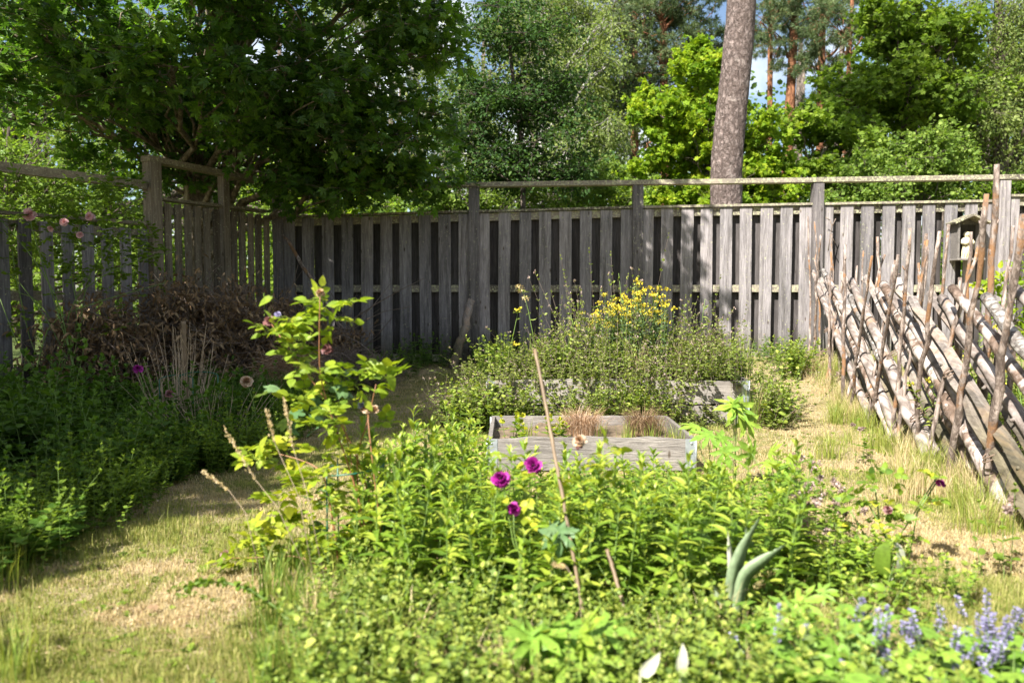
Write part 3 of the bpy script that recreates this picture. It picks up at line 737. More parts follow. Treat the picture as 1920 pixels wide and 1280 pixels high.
# ------------------------------------------------------------------ raised beds
def collar(name, label, x0, x1, y0, y1, z0, layers, rz, sags):
    cx, cy = (x0 + x1) / 2, (y0 + y1) / 2; W = x1 - x0; D = y1 - y0
    root = empty(name, (cx, cy, 0), rz); tag(root, label, 'raised bed')
    r = np.random.default_rng(int(W * 100))
    for L in range(layers):
        zb = z0 + L * .2; H = .194; T = .024
        for (a, b, yy) in ((-W / 2, W / 2, -D / 2 + T / 2), (-W / 2, W / 2, D / 2 - T / 2)):
            m = Mesh(); n = 24
            xs = np.linspace(a + .004, b - .004, n); zt = zb + H + sags * .03 * np.cos(xs * 3.1 + L) * (yy < 0) - .01 * (yy < 0) * abs(np.sin(xs * 9)) + r.normal(0, .0012, n)
            V = []
            for x, z in zip(xs, zt): V += [(x, yy - T / 2, zb), (x, yy + T / 2, zb), (x, yy + T / 2, z), (x, yy - T / 2, z)]
            Q = []
            for i in range(n - 1):
                p, q = i * 4, i * 4 + 4
                for e in range(4): Q.append((p + e, q + e, q + (e + 1) % 4, p + (e + 1) % 4))
            Q += [(0, 3, 2, 1), ((n - 1) * 4, (n - 1) * 4 + 1, (n - 1) * 4 + 2, (n - 1) * 4 + 3)]
            m.add(V, Q=[tuple(reversed(q)) for q in Q], var=r.random()); m.build('long_board', M['bed'], root)
        for xx in (-W / 2 + T / 2, W / 2 - T / 2):
            m = Mesh(); box(m, (xx, 0, zb + H / 2), (T, D - 2 * T - .004, H), None, r.random()); m.build('end_board', M['bed'], root)
        for sx in (-1, 1):
            for sy in (-1, 1):
                m = Mesh(); t = .003
                box(m, (sx * (W / 2 - .026), sy * (D / 2 + t / 2), zb + .1), (.058, t, .17))
                box(m, (sx * (W / 2 + t / 2), sy * (D / 2 - .028), zb + .1), (t, .062, .17))
                for hz in (.03, .085, .14):
                    tube(m, [(sx * (W / 2 - .02), sy * (D / 2 + t), zb + .02 + hz), (sx * (W / 2 - .02), sy * (D / 2 + t + .004), zb + .02 + hz)], .006, 8)
                tube(m, [(sx * (W / 2 + .006), sy * (D / 2 + .006), zb + .01), (sx * (W / 2 + .006), sy * (D / 2 + .006), zb + .185)], .006, 8)
                m.build('corner_hinge', M['zinc'], root)
    m = Mesh(); n = 20
    X, Y = np.meshgrid(np.linspace(-W / 2 + .025, W / 2 - .025, n), np.linspace(-D / 2 + .025, D / 2 - .025, n))
    Z = z0 + layers * .2 - .075 + r.normal(0, .008, X.shape) + .02 * np.sin(X * 7) * np.sin(Y * 9)
    i = np.arange(n - 1)[:, None] * n + np.arange(n - 1)[None]
    m.add(np.stack([X, Y, Z], -1), Q=np.stack([i, i + 1, i + n + 1, i + n], -1), smooth=True); m.build('soil', M['soil'], root)
    return root
collar('raised_bed', 'low grey wooden raised bed with zinc corners and two dry clumps inside, nearest the camera', -.14, 1.07, 4.70, 5.55, .015, 1, R(0), .25)
collar('raised_bed', 'longer two-board raised bed overgrown with herbs under the yellow flowers', -.20, 1.86, 6.35, 7.2, -.02, 2, R(1.0), .3)

# ------------------------------------------------------------------ trees
def grow_clumps(rng, ell):
    out = []
    for (c, r, n) in ell:
        d = rng.standard_normal((n, 3)); d = nrm(d) * (rng.random((n, 1)) ** (1 / 2.2))
        out.append(np.asarray(c) + d * np.asarray(r))
    return np.concatenate(out)
def tree(name, label, trunk, r0, r1, ell, tpl, lsize, nleaf, leafm, barkm, seed, tw=7, twl=.45, flat=.5, tilt=.5, droop=0.0, wsc=1.0, tops=None, limbs=True, cat='tree', group=None, twig_r=.004, sides=12, limb_r=.03, hang=0.0, zatt=.65):
    rg = np.random.default_rng(seed)
    trunk = np.asarray(trunk, float); base = trunk[0].copy()
    root = empty(name, tuple(base)); tag(root, label, cat, group)
    # trunk with smooth interpolation
    k = 26; t = np.linspace(0, 1, k); seg = np.linspace(0, 1, len(trunk))
    tp = np.stack([np.interp(t, seg, trunk[:, i]) for i in range(3)], -1)
    for _ in range(3): tp[1:-1] = (tp[:-2] + 2 * tp[1:-1] + tp[2:]) / 4
    rad = r0 + (r1 - r0) * t ** .9; rad[0] *= 1.25; rad[1] *= 1.08
    m = Mesh(); tube(m, tp - base, rad, sides, .5, 0, True, True, .03, rg)
    C = grow_clumps(rg, ell)
    if limbs:
        nm = max(3, len(C) // 9); cen = C[rg.choice(len(C), nm, replace=False)]
        own = np.argmin(((C[:, None] - cen[None]) ** 2).sum(-1), 1)
        for q in range(nm):
            g = C[own == q]
            if not len(g): continue
            mid = g.mean(0); zt = base[2] + max(.15, (mid[2] - base[2]) * zatt - .3 * rg.random())
            j = int(np.clip(np.searchsorted(tp[:, 2], zt), 1, k - 2)); a = tp[j]
            L = np.linalg.norm(mid - a); rr = min(rad[j] * .6, limb_r * (.6 + L * .5))
            lp = curve(a, mid, .06 * L, 9, rg, .035 * L ** .5); lr = np.linspace(rr, rr * .35, 9)
            tube(m, lp - base, lr, 7, .5)
            for c in g:
                i0 = rg.integers(3, 9); L2 = np.linalg.norm(c - lp[i0])
                tube(m, curve(lp[i0], c, .05 * L2, 5, rg, .03 * L2 ** .5) - base, np.linspace(lr[i0] * .55, min(.006, lr[i0] * .3), 5), 5, .5)
    m.build('trunk', barkm, root)
    # twigs and leaves
    n = len(C); cm = Mesh()
    A = np.repeat(C, tw, 0); d = rdir(rg, n * tw, 0, flat)
    B = A + d * (twl * rg.uniform(.45, 1.1, (n * tw, 1))); B[:, 2] -= hang * rg.random(n * tw)
    if twig_r: branches(cm, A - base, B - base, twig_r, twig_r * .4, .03, rg, .5, 1)
    per = max(1, nleaf // tw)
    tt = rg.random((n * tw, per)) ** .6
    pos = A[:, None] + (B - A)[:, None] * tt[..., None]
    pos = pos.reshape(-1, 3) + rg.normal(0, twl * .11, (n * tw * per, 3))
    N_ = len(pos); dd = np.repeat(d, per, 0) + rg.standard_normal((N_, 3)) * .7; dd[:, 2] -= droop; dd = nrm(dd)
    nn = rg.standard_normal((N_, 3)) * tilt; nn[:, 2] += 1
    sz = lsize * rg.uniform(.6, 1.2, N_)
    cv = np.repeat(rg.normal(0, .16, n), tw * per)
    var = np.clip(rg.normal(.45, .22, N_) + cv, 0, 1)
    inst(cm, tpl, pos - base, dd, nrm(nn), sz, var, 0, wsc)
    cm.build('crown', [leafm, barkm], root)
    return root

# the big pine just behind the fence
def big_pine():
    rg = np.random.default_rng(5)
    Y = 11.6
    pts = [P(1363, 385, Y), P(1360, 330, Y), P(1367, 250, Y), P(1378, 150, Y), P(1389, 40, Y), P(1394, -80, Y), P(1400, -400, Y), P(1404, -1000, Y)]
    pts[0][2] -= 0; b = pts[0].copy(); b[2] = .1; pts = [b] + pts
    root = empty('pine_tree', tuple(b)); tag(root, 'thick bare grey-barked pine trunk rising right behind the back fence', 'tree')
    P0 = np.array(pts); zz = np.linspace(P0[0][2], P0[-1][2], 260)
    tp = np.stack([np.interp(zz, P0[:, 2], P0[:, 0]), np.interp(zz, P0[:, 2], P0[:, 1]), zz], -1)
    for _ in range(60): tp[1:-1] = (tp[:-2] + 2 * tp[1:-1] + tp[2:]) / 4
    rad = np.interp(zz, [0.1, 3, 5.5, 14], [.228, .215, .19, .12])
    K = 56; a = np.arange(K) * 2 * PI / K
    an, zn = np.meshgrid(a, zz)
    # plated bark as real relief
    def pn(s1, s2, seed): return vnoise(np.cos(an) * s1 + 5, zn * s2 + np.sin(an) * s1, 1.0, seed)
    rel = .012 * pn(7, 9, 1) + .010 * pn(14, 22, 2) + .006 * pn(25, 50, 4)
    rr = rad[:, None] + rel - .012
    V = tp[:, None] + np.stack([np.cos(an) * rr, np.sin(an) * rr, 0 * an], -1)
    i = np.arange(len(zz) - 1)[:, None] * K; j = np.arange(K)[None]; j2 = (j + 1) % K
    m = Mesh().add(V.reshape(-1, 3) - b, Q=np.stack([i + j, i + j2, i + K + j2, i + K + j], -1), smooth=True)
    m.build('trunk', M['pine_bark'], root)
    C = grow_clumps(rg, [((3.2, 11.8, 13.2), (1.6, 1.6, 1.6), 40)]); m = Mesh()
    lm = Mesh()
    for c in C: tube(lm, curve(tp[-20 + rg.integers(0, 15)], c, .1, 5, rg, .04) - b, np.linspace(.03, .008, 5), 5)
    lm.build('limb', M['pine_red'], root)
    A = np.repeat(C, 90, 0) + rg.normal(0, .28, (3600, 3)); inst(m, NEEDLE, A - b, rdir(rg, 3600, .3), rdir(rg, 3600), .14, rg.random(3600), 0)
    m.build('crown', M['pine'], root)
big_pine()

def Pg(px, y, z=.15):    # base point under a column
    p = P(px, 400, y); p[2] = z; return p

# near maple, overhanging the corner
b = Pg(372, 10.8)
tree('maple_tree', 'dark dense maple with large lobed leaves overhanging the back left corner of the fence',
     [b, P(372, 330, 10.8), P(360, 240, 10.6), P(420, 120, 10.3), P(470, 0, 10.0), P(520, -250, 9.8), P(540, -480, 9.6)], .21, .05,
     [((-3.1, 9.0, 4.0), (2.3, 1.4, 1.2), 66), ((-2.0, 8.7, 3.0), (1.35, .9, .62), 44), ((-2.0, 9.2, 2.35), (.9, .6, .32), 18), ((-5.0, 8.7, 3.55), (1.2, 1.0, .8), 30), ((-3.6, 6.6, 5.9), (1.6, .6, .4), 36), ((-.9, 7.9, 5.6), (1.5, 1.1, .8), 34), ((-1.3, 9.3, 2.4), (.8, .4, .25), 14), ((-3.2, 7.9, 3.15), (1.1, .4, .3), 12), ((-1.2, 9.0, 4.0), (.75, .8, .8), 16), ((-2.1, 6.7, 5.8), (1.3, .8, .4), 60), ((-1.5, 6.3, 5.9), (1.1, .5, .3), 40), ((-1.2, 7.3, 5.6), (1.1, .6, .4), 36), ((-4.7, 9.9, 3.3), (1.7, .8, 1.0), 44), ((-3.3, 10.1, 3.0), (1.3, .7, .7), 34)],
     MAPLE, .088, 76, M['maple'], M['bark_pale'], 11, tw=9, twl=.46, flat=.35, tilt=.45, droop=.25, limb_r=.022)
# off-frame maple on the left that shades the left bed
tree('maple_tree', 'maple standing left of the garden bed outside the picture, shading the left fence',
     [(-6.4, 2.6, 0), (-6.35, 2.7, 1.5), (-6.0, 2.9, 3.0), (-5.7, 3.1, 5.0), (-5.5, 3.2, 6.5)], .22, .05,
     [((-4.9, 1.1, 5.0), (.75, 1.7, .6), 30), ((-4.3, 3.0, 5.1), (.75, 1.1, .6), 24), ((-3.55, .15, 3.0), (.1, .1, .1), 4), ((-7.6, 5.5, 4.4), (1.6, 2.5, 1.6), 70), ((-5.7, 3.3, 5.0), (1.75, 2.0, 1.1), 56), ((-4.0, 4.9, 5.0), (.95, 1.3, .7), 34), ((-3.0, 6.1, 5.3), (.9, .8, .6), 24), ((-5.6, .9, 4.6), (1.0, 1.2, .8), 26), ((-5.2, 6.2, 5.2), (1.3, 1.3, .9), 30)],
     MAPLE, .13, 84, M['maple'], M['bark'], 12, tw=9, twl=.5, flat=.35, tilt=.45, droop=.2)

# lighter undergrowth and trees beyond the left fence
tree('broadleaf_bush', 'sunlit green bush beyond the lower left fence', [(-7.2, 11.5, 0), (-7.2, 11.5, 1.5), (-7.1, 11.6, 3.4)], .06, .02,
     [((-7.0, 11.4, 2.3), (2.2, 1.0, 1.7), 90), ((-4.7, 12.2, 1.9), (1.3, .8, 1.1), 40)], LEAF, .075, 130, M['hazel'], M['bark'], 31, tw=8, twl=.42, cat='bush')
tree('broadleaf_bush', 'low shaded green bush seen through the gaps of the lower left fence', [(-6.4, 8.6, 0), (-6.4, 8.6, .8), (-6.3, 8.7, 1.6)], .04, .015,
     [((-6.4, 8.4, 1.0), (1.4, 1.3, .9), 60)], LEAF, .06, 100, M['decid'], M['bark'], 32, tw=8, twl=.4, cat='bush')
tree('broadleaf_tree', 'tall sunlit tree behind the dark maple at far left', [(-10.5, 17, 0), (-10.4, 17, 4), (-10, 17, 9)], .2, .05,
     [((-9.6, 16.5, 5.6), (3.6, 2, 3.0), 120), ((-4.5, 17.5, 3.2), (2.2, 1.5, 1.8), 60)], LEAF, .12, 110, M['limeleaf'], M['bark'], 33, tw=8, twl=.6)
# slender dark young tree by the middle post
tree('rowan_tree', 'slender young tree with dark fine foliage standing just behind the middle of the fence',
     [Pg(982, 12.3), P(981, 330, 12.3), P(972, 220, 12.3), P(958, 120, 12.3), P(950, 0, 12.3), P(945, -60, 12.3)], .05, .012,
     [(tuple(P(965, 60, 12.2)), (.75, .7, .55), 20), (tuple(P(970, 180, 12.3)), (1.15, .8, .55), 34), (tuple(P(960, 290, 12.3)), (1.5, .9, .55), 44)],
     SMALL, .075, 190, M['darkfine'], M['bark'], 41, tw=12, twl=.5, flat=.35, droop=.3, limb_r=.012, zatt=.9)
# birches
tree('birch_tree', 'pale airy birch behind the slender dark tree, its top out of frame', [Pg(1078, 21), P(1080, 200, 21), P(1082, 60, 21), P(1078, -60, 21), P(1070, -300, 21)], .14, .04,
     [(tuple(P(940, 60, 21)), (1.1, 1.2, 1.2), 26), (tuple(P(1060, 60, 21)), (1.5, 1.5, 1.7), 80), (tuple(P(1085, 200, 21.5)), (1.7, 1.5, 1.4), 60), (tuple(P(1010, 330, 21)), (2.6, 1.2, .8), 60)], SMALL, .085, 190, M['birch'], M['birch_bark'], 42, tw=10, twl=.7, flat=.8, droop=1.0, hang=.4)
tree('birch_tree', 'yellowish birch showing above the dark maple against the sky', [Pg(790, 24), P(790, 200, 24), P(760, 60, 24), P(700, -60, 24)], .13, .04,
     [(tuple(P(700, 20, 24)), (2.0, 1.5, 1.3), 60), (tuple(P(830, 120, 24)), (1.0, 1.5, 1.6), 16), (tuple(P(800, 270, 23)), (2.6, 1.5, 1.5), 56), (tuple(P(670, 140, 23)), (1.2, 1, 1.2), 24)], SMALL, .095, 150, M['birch'], M['birch_bark'], 43, tw=10, twl=.7, flat=.8, droop=1.0, hang=.4)
tree('birch_tree', 'weeping birch at the right edge behind the bright green trees', [Pg(1880, 19), P(1880, 150, 19), P(1870, 0, 19), P(1880, -200, 19)], .15, .05,
     [(tuple(P(1830, 200, 18)), (.8, .9, 1.0), 24), (tuple(P(1860, 90, 19)), (1.0, 1.2, 1.7), 40), (tuple(P(1900, 250, 19)), (1.5, 1.2, 1.6), 66), (tuple(P(1960, 60, 19)), (1.2, 1.2, 1.8), 40)], SMALL, .085, 170, M['birch'], M['bark'], 44, tw=10, twl=.7, flat=.8, droop=1.0, hang=.4)
# bright yellow-green maple behind the pine
tree('maple_tree', 'bright yellow-green young maple behind the thick pine trunk', [Pg(1330, 15.5), P(1330, 300, 15.5), P(1320, 200, 15.5), P(1320, 110, 15.5)], .09, .02,
     [(tuple(P(1300, 350, 15.5)), (1.7, 1.1, .75), 70), (tuple(P(1290, 250, 15.5)), (1.15, .9, .9), 62), (tuple(P(1320, 150, 15.6)), (.6, .6, .62), 22), (tuple(P(1310, 95, 15.6)), (.22, .3, .25), 5), (tuple(P(1215, 215, 15.6)), (.25, .3, .5), 8), (tuple(P(1420, 260, 15.6)), (.55, .6, .85), 26), (tuple(P(1440, 340, 15.6)), (.7, .6, .6), 24)],
     OAKISH, .075, 130, M['limeleaf'], M['bark'], 45, tw=9, twl=.32, flat=.6, tilt=.8, droop=.3, limb_r=.014)
# right deciduous group
tree('broadleaf_tree', 'tall leafy green tree right of the pine trunks', [Pg(1690, 18), P(1700, 200, 18), P(1720, 50, 18), P(1730, -100, 18)], .13, .04,
     [(tuple(P(1720, 60, 18)), (1.3, 1.2, 1.3), 54), (tuple(P(1670, 190, 18)), (1.9, 1.3, 1.0), 66), (tuple(P(1780, 160, 18.5)), (.9, 1, 1), 22)], OAKISH, .095, 120, M['decid'], M['bark'], 46, tw=9, twl=.5, flat=.5, limb_r=.02)
tree('oak_tree', 'low spreading green tree with a bare broken limb in front of the reddish pine trunks', [Pg(1520, 16.5), P(1530, 320, 16.5), P(1560, 250, 16.5), P(1570, 200, 16.5)], .07, .02,
     [(tuple(P(1560, 240, 16.5)), (1.1, .8, .6), 30), (tuple(P(1520, 320, 16.5)), (1.0, .8, .6), 26), (tuple(P(1610, 300, 16.5)), (.9, .7, .8), 26)], OAKISH, .085, 120, M['decid'], M['bark_pale'], 47, tw=9, twl=.4, flat=.4, limb_r=.02)
tree('hazel_bush', 'rounded light green hazel bush above the fence at right', [Pg(1700, 13.8), P(1700, 360, 13.8), P(1700, 300, 13.8)], .04, .015,
     [(tuple(P(1700, 340, 13.8)), (1.25, .8, .55), 60), (tuple(P(1740, 280, 13.8)), (.75, .6, .4), 26), (tuple(P(1620, 375, 13.6)), (.8, .6, .3), 20)], ROUND, .062, 150, M['hazel'], M['bark'], 48, tw=9, twl=.32, flat=.6, tilt=.7, cat='bush')
tree('hazel_bush', 'bright green bush low behind the fence at the right edge', [Pg(1900, 13.5), P(1900, 380, 13.5), P(1900, 340, 13.5)], .03, .012,
     [(tuple(P(1900, 375, 13.5)), (.7, .6, .35), 22)], ROUND, .06, 150, M['decid'], M['bark'], 49, tw=9, twl=.3, cat='bush')
tree('broadleaf_bush', 'mixed green bush directly behind the middle of the back fence', [Pg(880, 14), P(880, 370, 14), P(880, 330, 14)], .04, .012,
     [(tuple(P(900, 370, 14)), (2.2, .7, .45), 70), (tuple(P(1120, 350, 14.4)), (1.2, .7, .5), 40)], ROUND, .055, 150, M['hazel'], M['bark'], 50, tw=9, twl=.32, cat='bush')

tree('birch_tree', 'sunlit birch crown between the slender dark tree and the yellow-green maple', [Pg(1010, 18), P(1015, 200, 18), P(1020, 60, 18), P(1020, -80, 18)], .09, .03,
     [(tuple(P(1000, 90, 18)), (.9, .9, 1.2), 34), (tuple(P(1100, 250, 18)), (.9, .9, 1.0), 34), (tuple(P(880, 210, 18)), (.8, .9, .9), 20), (tuple(P(1120, 100, 18)), (.7, .8, .9), 22)], SMALL, .075, 170, M['birch'], M['birch_bark'], 52, tw=10, twl=.55, flat=.8, droop=.8, hang=.3)
def pine(label, px, y, lean, r0, ell, seed, bark='pine_red'):
    b = Pg(px, y); t = [b] + [P(px + lean * (400 - q) / 400, q, y) for q in (300, 200, 100, 0, -150, -320)]
    return tree('pine_tree', label, t, r0, r0 * .5, ell, NEEDLE, .17, 66, M['pine'], M[bark], seed, tw=6, twl=.4, flat=.4, limb_r=.03, zatt=.9, twig_r=.008)
pine('tall pine with reddish trunk, thickest of the row right of the big trunk', 1470, 24, 22, .17, [(tuple(P(1480, 20, 24)), (1.8, 1.5, 1.4), 34), ((8.5, 24, 12), (2.5, 2, 2), 20)], 61)
pine('thin dark pine just right of the big grey trunk', 1442, 27, 3, .11, [(tuple(P(1440, 60, 27)), (1.3, 1.5, 1.8), 30)], 62)
pine('dark straight pine behind the broken bare limb', 1535, 23, 8, .13, [(tuple(P(1560, 60, 23)), (1.8, 1.5, 1.6), 44), (tuple(P(1545, 190, 24)), (1.0, 1.5, .6), 12)], 63)
pine('slim orange-barked pine left of the leafy green tree', 1578, 21, 20, .07, [(tuple(P(1590, 60, 21)), (1.4, 1.2, .9), 24)], 64)
pine('bushy pine filling the sky left of the big trunk', 1250, 22, -8, .14, [(tuple(P(1230, 50, 22)), (2.0, 1.6, 2.0), 100), (tuple(P(1170, 180, 22)), (1.2, 1.2, .9), 34), (tuple(P(1320, 70, 22)), (.9, 1, 1.4), 30)], 65)
pine('darker pine behind the yellow-green maple', 1190, 26, 0, .14, [(tuple(P(1150, 40, 26)), (1.8, 1.6, 2.2), 64), (tuple(P(1200, 250, 26)), (1.8, 1.5, 1.2), 34)], 66)

# unseen trees added behind and beside the camera to block sky light
def sky_block_trees():
    spots = [(-12.5, -3.5), (-6.5, -9), (-1, -10), (4.5, -9.5), (10, -7), (12, -1), (11.5, 5), (-13.5, 3)]
    b = (spots[0][0], spots[0][1], 0.0)
    o = tree('broadleaf_tree', 'leafy tree added outside the picture to block sky light', [b, (b[0], b[1], 2), (b[0] + .1, b[1], 5)], .16, .04,
             [((b[0], b[1], 2.6), (2.3, 1.6, 2.0), 120), ((b[0], b[1], 5.2), (1.9, 1.5, 1.5), 70)], LEAF, .16, 70, M['decid'], M['bark'], 90, tw=8, twl=.6, group='unseen trees added to block sky light', twig_r=0)
    for i, (x, y) in enumerate(spots[1:]):
        copy_tree(o, (x, y, 0), i * 1.3, 1.0 + .06 * (i % 3))
sky_block_trees()

# far wood (one mass)
def far_wood():
    r = np.random.default_rng(77); m = Mesh()
    n = 330
    X = r.uniform(-34, 34, n); Y = r.uniform(30, 42, n); top = np.interp(X / Y, [-.8, -.35, -.3, -.22, -.12, -.05, .02, .3, .34, .42, .56, .62, .8], [12, 12, 6, 5, 4.5, 4.5, 8, 9, 5, 12, 12, 10, 12])
    Z = r.uniform(.3, 1, n) * top
    C = np.stack([X, Y, Z], -1); k = 330
    A = np.repeat(C, k, 0) + r.normal(0, 1, (n * k, 3)) * np.array((1.1, .8, .75))
    inst(m, SMALLR, A, rdir(r, n * k, -.3), rdir(r, n * k, .8), r.uniform(.12, .24, n * k), np.clip(np.repeat(r.normal(.45, .2, n), k) + r.normal(0, .2, n * k), 0, 1))
    for i in range(70):
        x = r.uniform(-32, 32); y = r.uniform(30, 42); tube(m, [(x, y, 0), (x + .1, y, 4), (x + .3, y, 11)], [.18, .15, .08], 6, .5, 1)
    tag(m.build('far_wood', [M['forest'], M['bark']]), 'far mixed woodland closing the view behind the nearer trees', 'woodland', kind='stuff')
far_wood()
def undergrowth():
    r = np.random.default_rng(78); m = Mesh(); n = 260; k = 260
    X = r.uniform(-13, 13, n); Y = r.uniform(15, 28, n); X = X * Y / 15; Z = r.uniform(.2, 1.0, n) * np.interp(Y, [15, 28], [1.6, 3.4])
    A = np.repeat(np.stack([X, Y, Z], -1), k, 0) + r.normal(0, 1, (n * k, 3)) * np.array((.7, .5, .4))
    inst(m, SMALLR, A, rdir(r, n * k, -.3), rdir(r, n * k, .8), r.uniform(.06, .13, n * k), np.clip(np.repeat(r.normal(.5, .25, n), k) + r.normal(0, .2, n * k), 0, 1))
    tag(m.build('undergrowth', M['decid']), 'leafy undergrowth filling the ground between the trees beyond the fence', 'undergrowth', kind='stuff')
undergrowth()

# ------------------------------------------------------------------ herbs and small plants
class Plant:
    """meshes of one plant, one per part"""
    def __init__(s): s.p = {}
    def m(s, part):
        if part not in s.p: s.p[part] = Mesh()
        return s.p[part]
    def make(s, name, mats, label, cat, group=None, loc=(0, 0, 0), rz=0.0, single=False):
        if len(s.p) == 1 or single:
            o = None; big = Mesh(); ml = []
            for i, (k, mm) in enumerate(s.p.items()):
                ml.append(mats[k])
                for V, v in zip(mm.V, mm.var): pass
                off = big.n
                big.V += mm.V; big.var += mm.var; big.n += mm.n
                big.T += [t + off for t in mm.T]; big.Q += [q + off for q in mm.Q]
                big.mt += [a * 0 + i for a in mm.mt]; big.mq += [a * 0 + i for a in mm.mq]; big.st += mm.st; big.sq += mm.sq
            o = big.build(name, ml, None, loc, rz)
        else:
            o = empty(name, loc, rz)
            for k, mm in s.p.items(): mm.build(k, mats[k], o)
        return tag(o, label, cat, group)

def herb(seed, ns, h, spread, tpl, ls, pairs, stemr=.0025, lean=.25, t0=.08, wsc=1.0, top=1.0, elev=(.1, .9), flower=None, hv=.2, droop=0.0, vr=(.45, .22), crown=True):
    r = np.random.default_rng(seed); P_ = Plant()
    base = np.stack([r.normal(0, spread, ns), r.normal(0, spread, ns), np.zeros(ns)], -1)
    H = h * (1 + r.normal(0, hv, ns)); H = np.maximum(H, h * .35)
    d = np.stack([r.normal(0, lean, ns), r.normal(0, lean, ns), np.ones(ns)], -1) + base * 1.2 * np.array((1, 1, 0))
    d = nrm(d); tip = base + d * H[:, None]
    branches(P_.m('stem'), base, tip, stemr, stemr * .5, .0, r, r.random(ns), 0, 3, 4)
    # leaf pairs
    t = t0 + (1 - t0) * (np.arange(pairs) + .5) / pairs
    T = np.clip(t[None] + r.normal(0, .3 / pairs, (ns, pairs)), 0, 1)
    pos = base[:, None] + (tip - base)[:, None] * T[..., None]
    a0 = r.uniform(0, 2 * PI, ns)[:, None] + np.arange(pairs)[None] * (PI / 2) + r.normal(0, .25, (ns, pairs))
    for s in (0, PI):
        a = a0 + s; e = elev[0] + (elev[1] - elev[0]) * T ** 1.5 + r.normal(0, .15, T.shape)
        D = np.stack([np.cos(a) * np.cos(e), np.sin(a) * np.cos(e), np.sin(e) - droop], -1).reshape(-1, 3)
        N = np.stack([-np.cos(a) * np.sin(e), -np.sin(a) * np.sin(e), np.cos(e)], -1).reshape(-1, 3) + r.normal(0, .25, (T.size, 3))
        sz = (ls * (.75 + .5 * np.sin(PI * np.clip(T, 0, 1) ** .9)) * (1 - (1 - top) * T) * r.uniform(.75, 1.2, T.shape)).ravel()
        v = np.clip(vr[0] + .3 * (T - .5) + r.normal(0, vr[1], T.shape), 0, 1).ravel()
        inst(P_.m('leaves'), tpl, pos.reshape(-1, 3), D, nrm(N), sz, v, 0, wsc, True)
    if crown:                     # young leaves closing the tip
        for q in range(3):
            a = r.uniform(0, 2 * PI, ns); e = r.uniform(.8, 1.3, ns)
            D = np.stack([np.cos(a) * np.cos(e), np.sin(a) * np.cos(e), np.sin(e)], -1)
            inst(P_.m('leaves'), tpl, tip - d * .005, D, np.stack([-np.cos(a), -np.sin(a), .4 + 0 * a], -1), ls * .6 * top, np.clip(.85 + r.normal(0, .1, ns), 0, 1), 0, wsc, True)
    if flower:
        ftpl, fs, fn, fr, frac = flower
        idx = np.where(r.random(ns) < frac)[0]
        if len(idx):
            A = np.repeat(tip[idx], fn, 0); off = rdir(r, len(A), .5) * fr * r.random((len(A), 1)) ** .5; off[:, 2] *= .5
            inst(P_.m('flowers'), ftpl, A + off, rdir(r, len(A), .8), rdir(r, len(A), 1.2), fs * r.uniform(.7, 1.2, len(A)), r.random(len(A)), 0, 1.0)
    return P_

def tuft(seed, n, h, spread, w, lean=(.3, 1.3), mix_=(.5, .25)):
    r = np.random.default_rng(seed); P_ = Plant(); m = P_.m('blades')
    b = np.stack([r.normal(0, spread, n), r.normal(0, spread, n), np.zeros(n)], -1)
    blades(m, b, h * r.uniform(.5, 1.15, n), r.uniform(lean[0], lean[1], n), np.arctan2(b[:, 1], b[:, 0]) + r.normal(0, .7, n), w * r.uniform(.7, 1.3, n), r, np.clip(r.normal(mix_[0], mix_[1], n), 0, 1), seg=5)
    return P_

def scatter(protos, pts, r, sc=(.85, 1.15), zoff=0.0, hs=None):
    """first point of each prototype moves the prototype, the others are copies"""
    used = set()
    for i, p in enumerate(pts):
        k = int(r.integers(0, len(protos))); o = protos[k]
        s = r.uniform(*sc); rz = r.uniform(0, 2 * PI); q = (float(p[0]), float(p[1]), float(p[2]) + zoff)
        f = 1.0 if hs is None else hs[i]
        if k not in used:
            o.location = q; o.rotation_euler = (0, 0, rz); o.scale = (s, s, s * f); used.add(k)
        else: copy_tree(o, q, rz, (s, s, s * f))
    for k, o in enumerate(protos):
        if k not in used:
            for ch in list(o.children): bpy.data.objects.remove(ch)
            bpy.data.objects.remove(o)

def inpoly(x, y, poly):
    x = np.asarray(x); y = np.asarray(y); c = np.zeros(x.shape, bool); n = len(poly)
    for i in range(n):
        x0, y0 = poly[i]; x1, y1 = poly[(i + 1) % n]
        c ^= ((y0 > y) != (y1 > y)) & (x < (x1 - x0) * (y - y0) / (y1 - y0 + 1e-12) + x0)
    return c
def poisson(poly, n, r, dmin=0.0):
    P0 = np.array(poly); lo, hi = P0.min(0), P0.max(0); out = []
    for _ in range(n * 60):
        p = r.uniform(lo, hi)
        if inpoly(p[0], p[1], poly) and all((p[0] - q[0]) ** 2 + (p[1] - q[1]) ** 2 > dmin * dmin for q in out):
            out.append(p)
            if len(out) >= n: break
    return [np.array((p[0], p[1], float(gz(p[0], p[1])))) for p in out]

LEFTBED = [tuple(G(-80, 1120)[:2]), tuple(G(0, 1060)[:2]), tuple(G(130, 1000)[:2]), tuple(G(260, 925)[:2]), tuple(G(400, 885)[:2]), tuple(G(480, 862)[:2]), tuple(G(560, 800)[:2]), tuple(G(600, 760)[:2]), (-1.75, 7.6), (-3.1, 8.1), (-3.85, 8.1), (-5.0, 6.0), (-5.0, 4.2), (-3.2, 3.0)]
PHLOX = [(-.66, 3.15), (-.60, 2.75), (-.25, 2.45), (.35, 2.38), (.9, 2.55), (1.12, 3.0), (1.10, 3.45), (.85, 3.75), (.2, 3.72), (-.12, 3.9), (-.22, 4.25), (-.55, 4.25), (-.62, 3.7)]

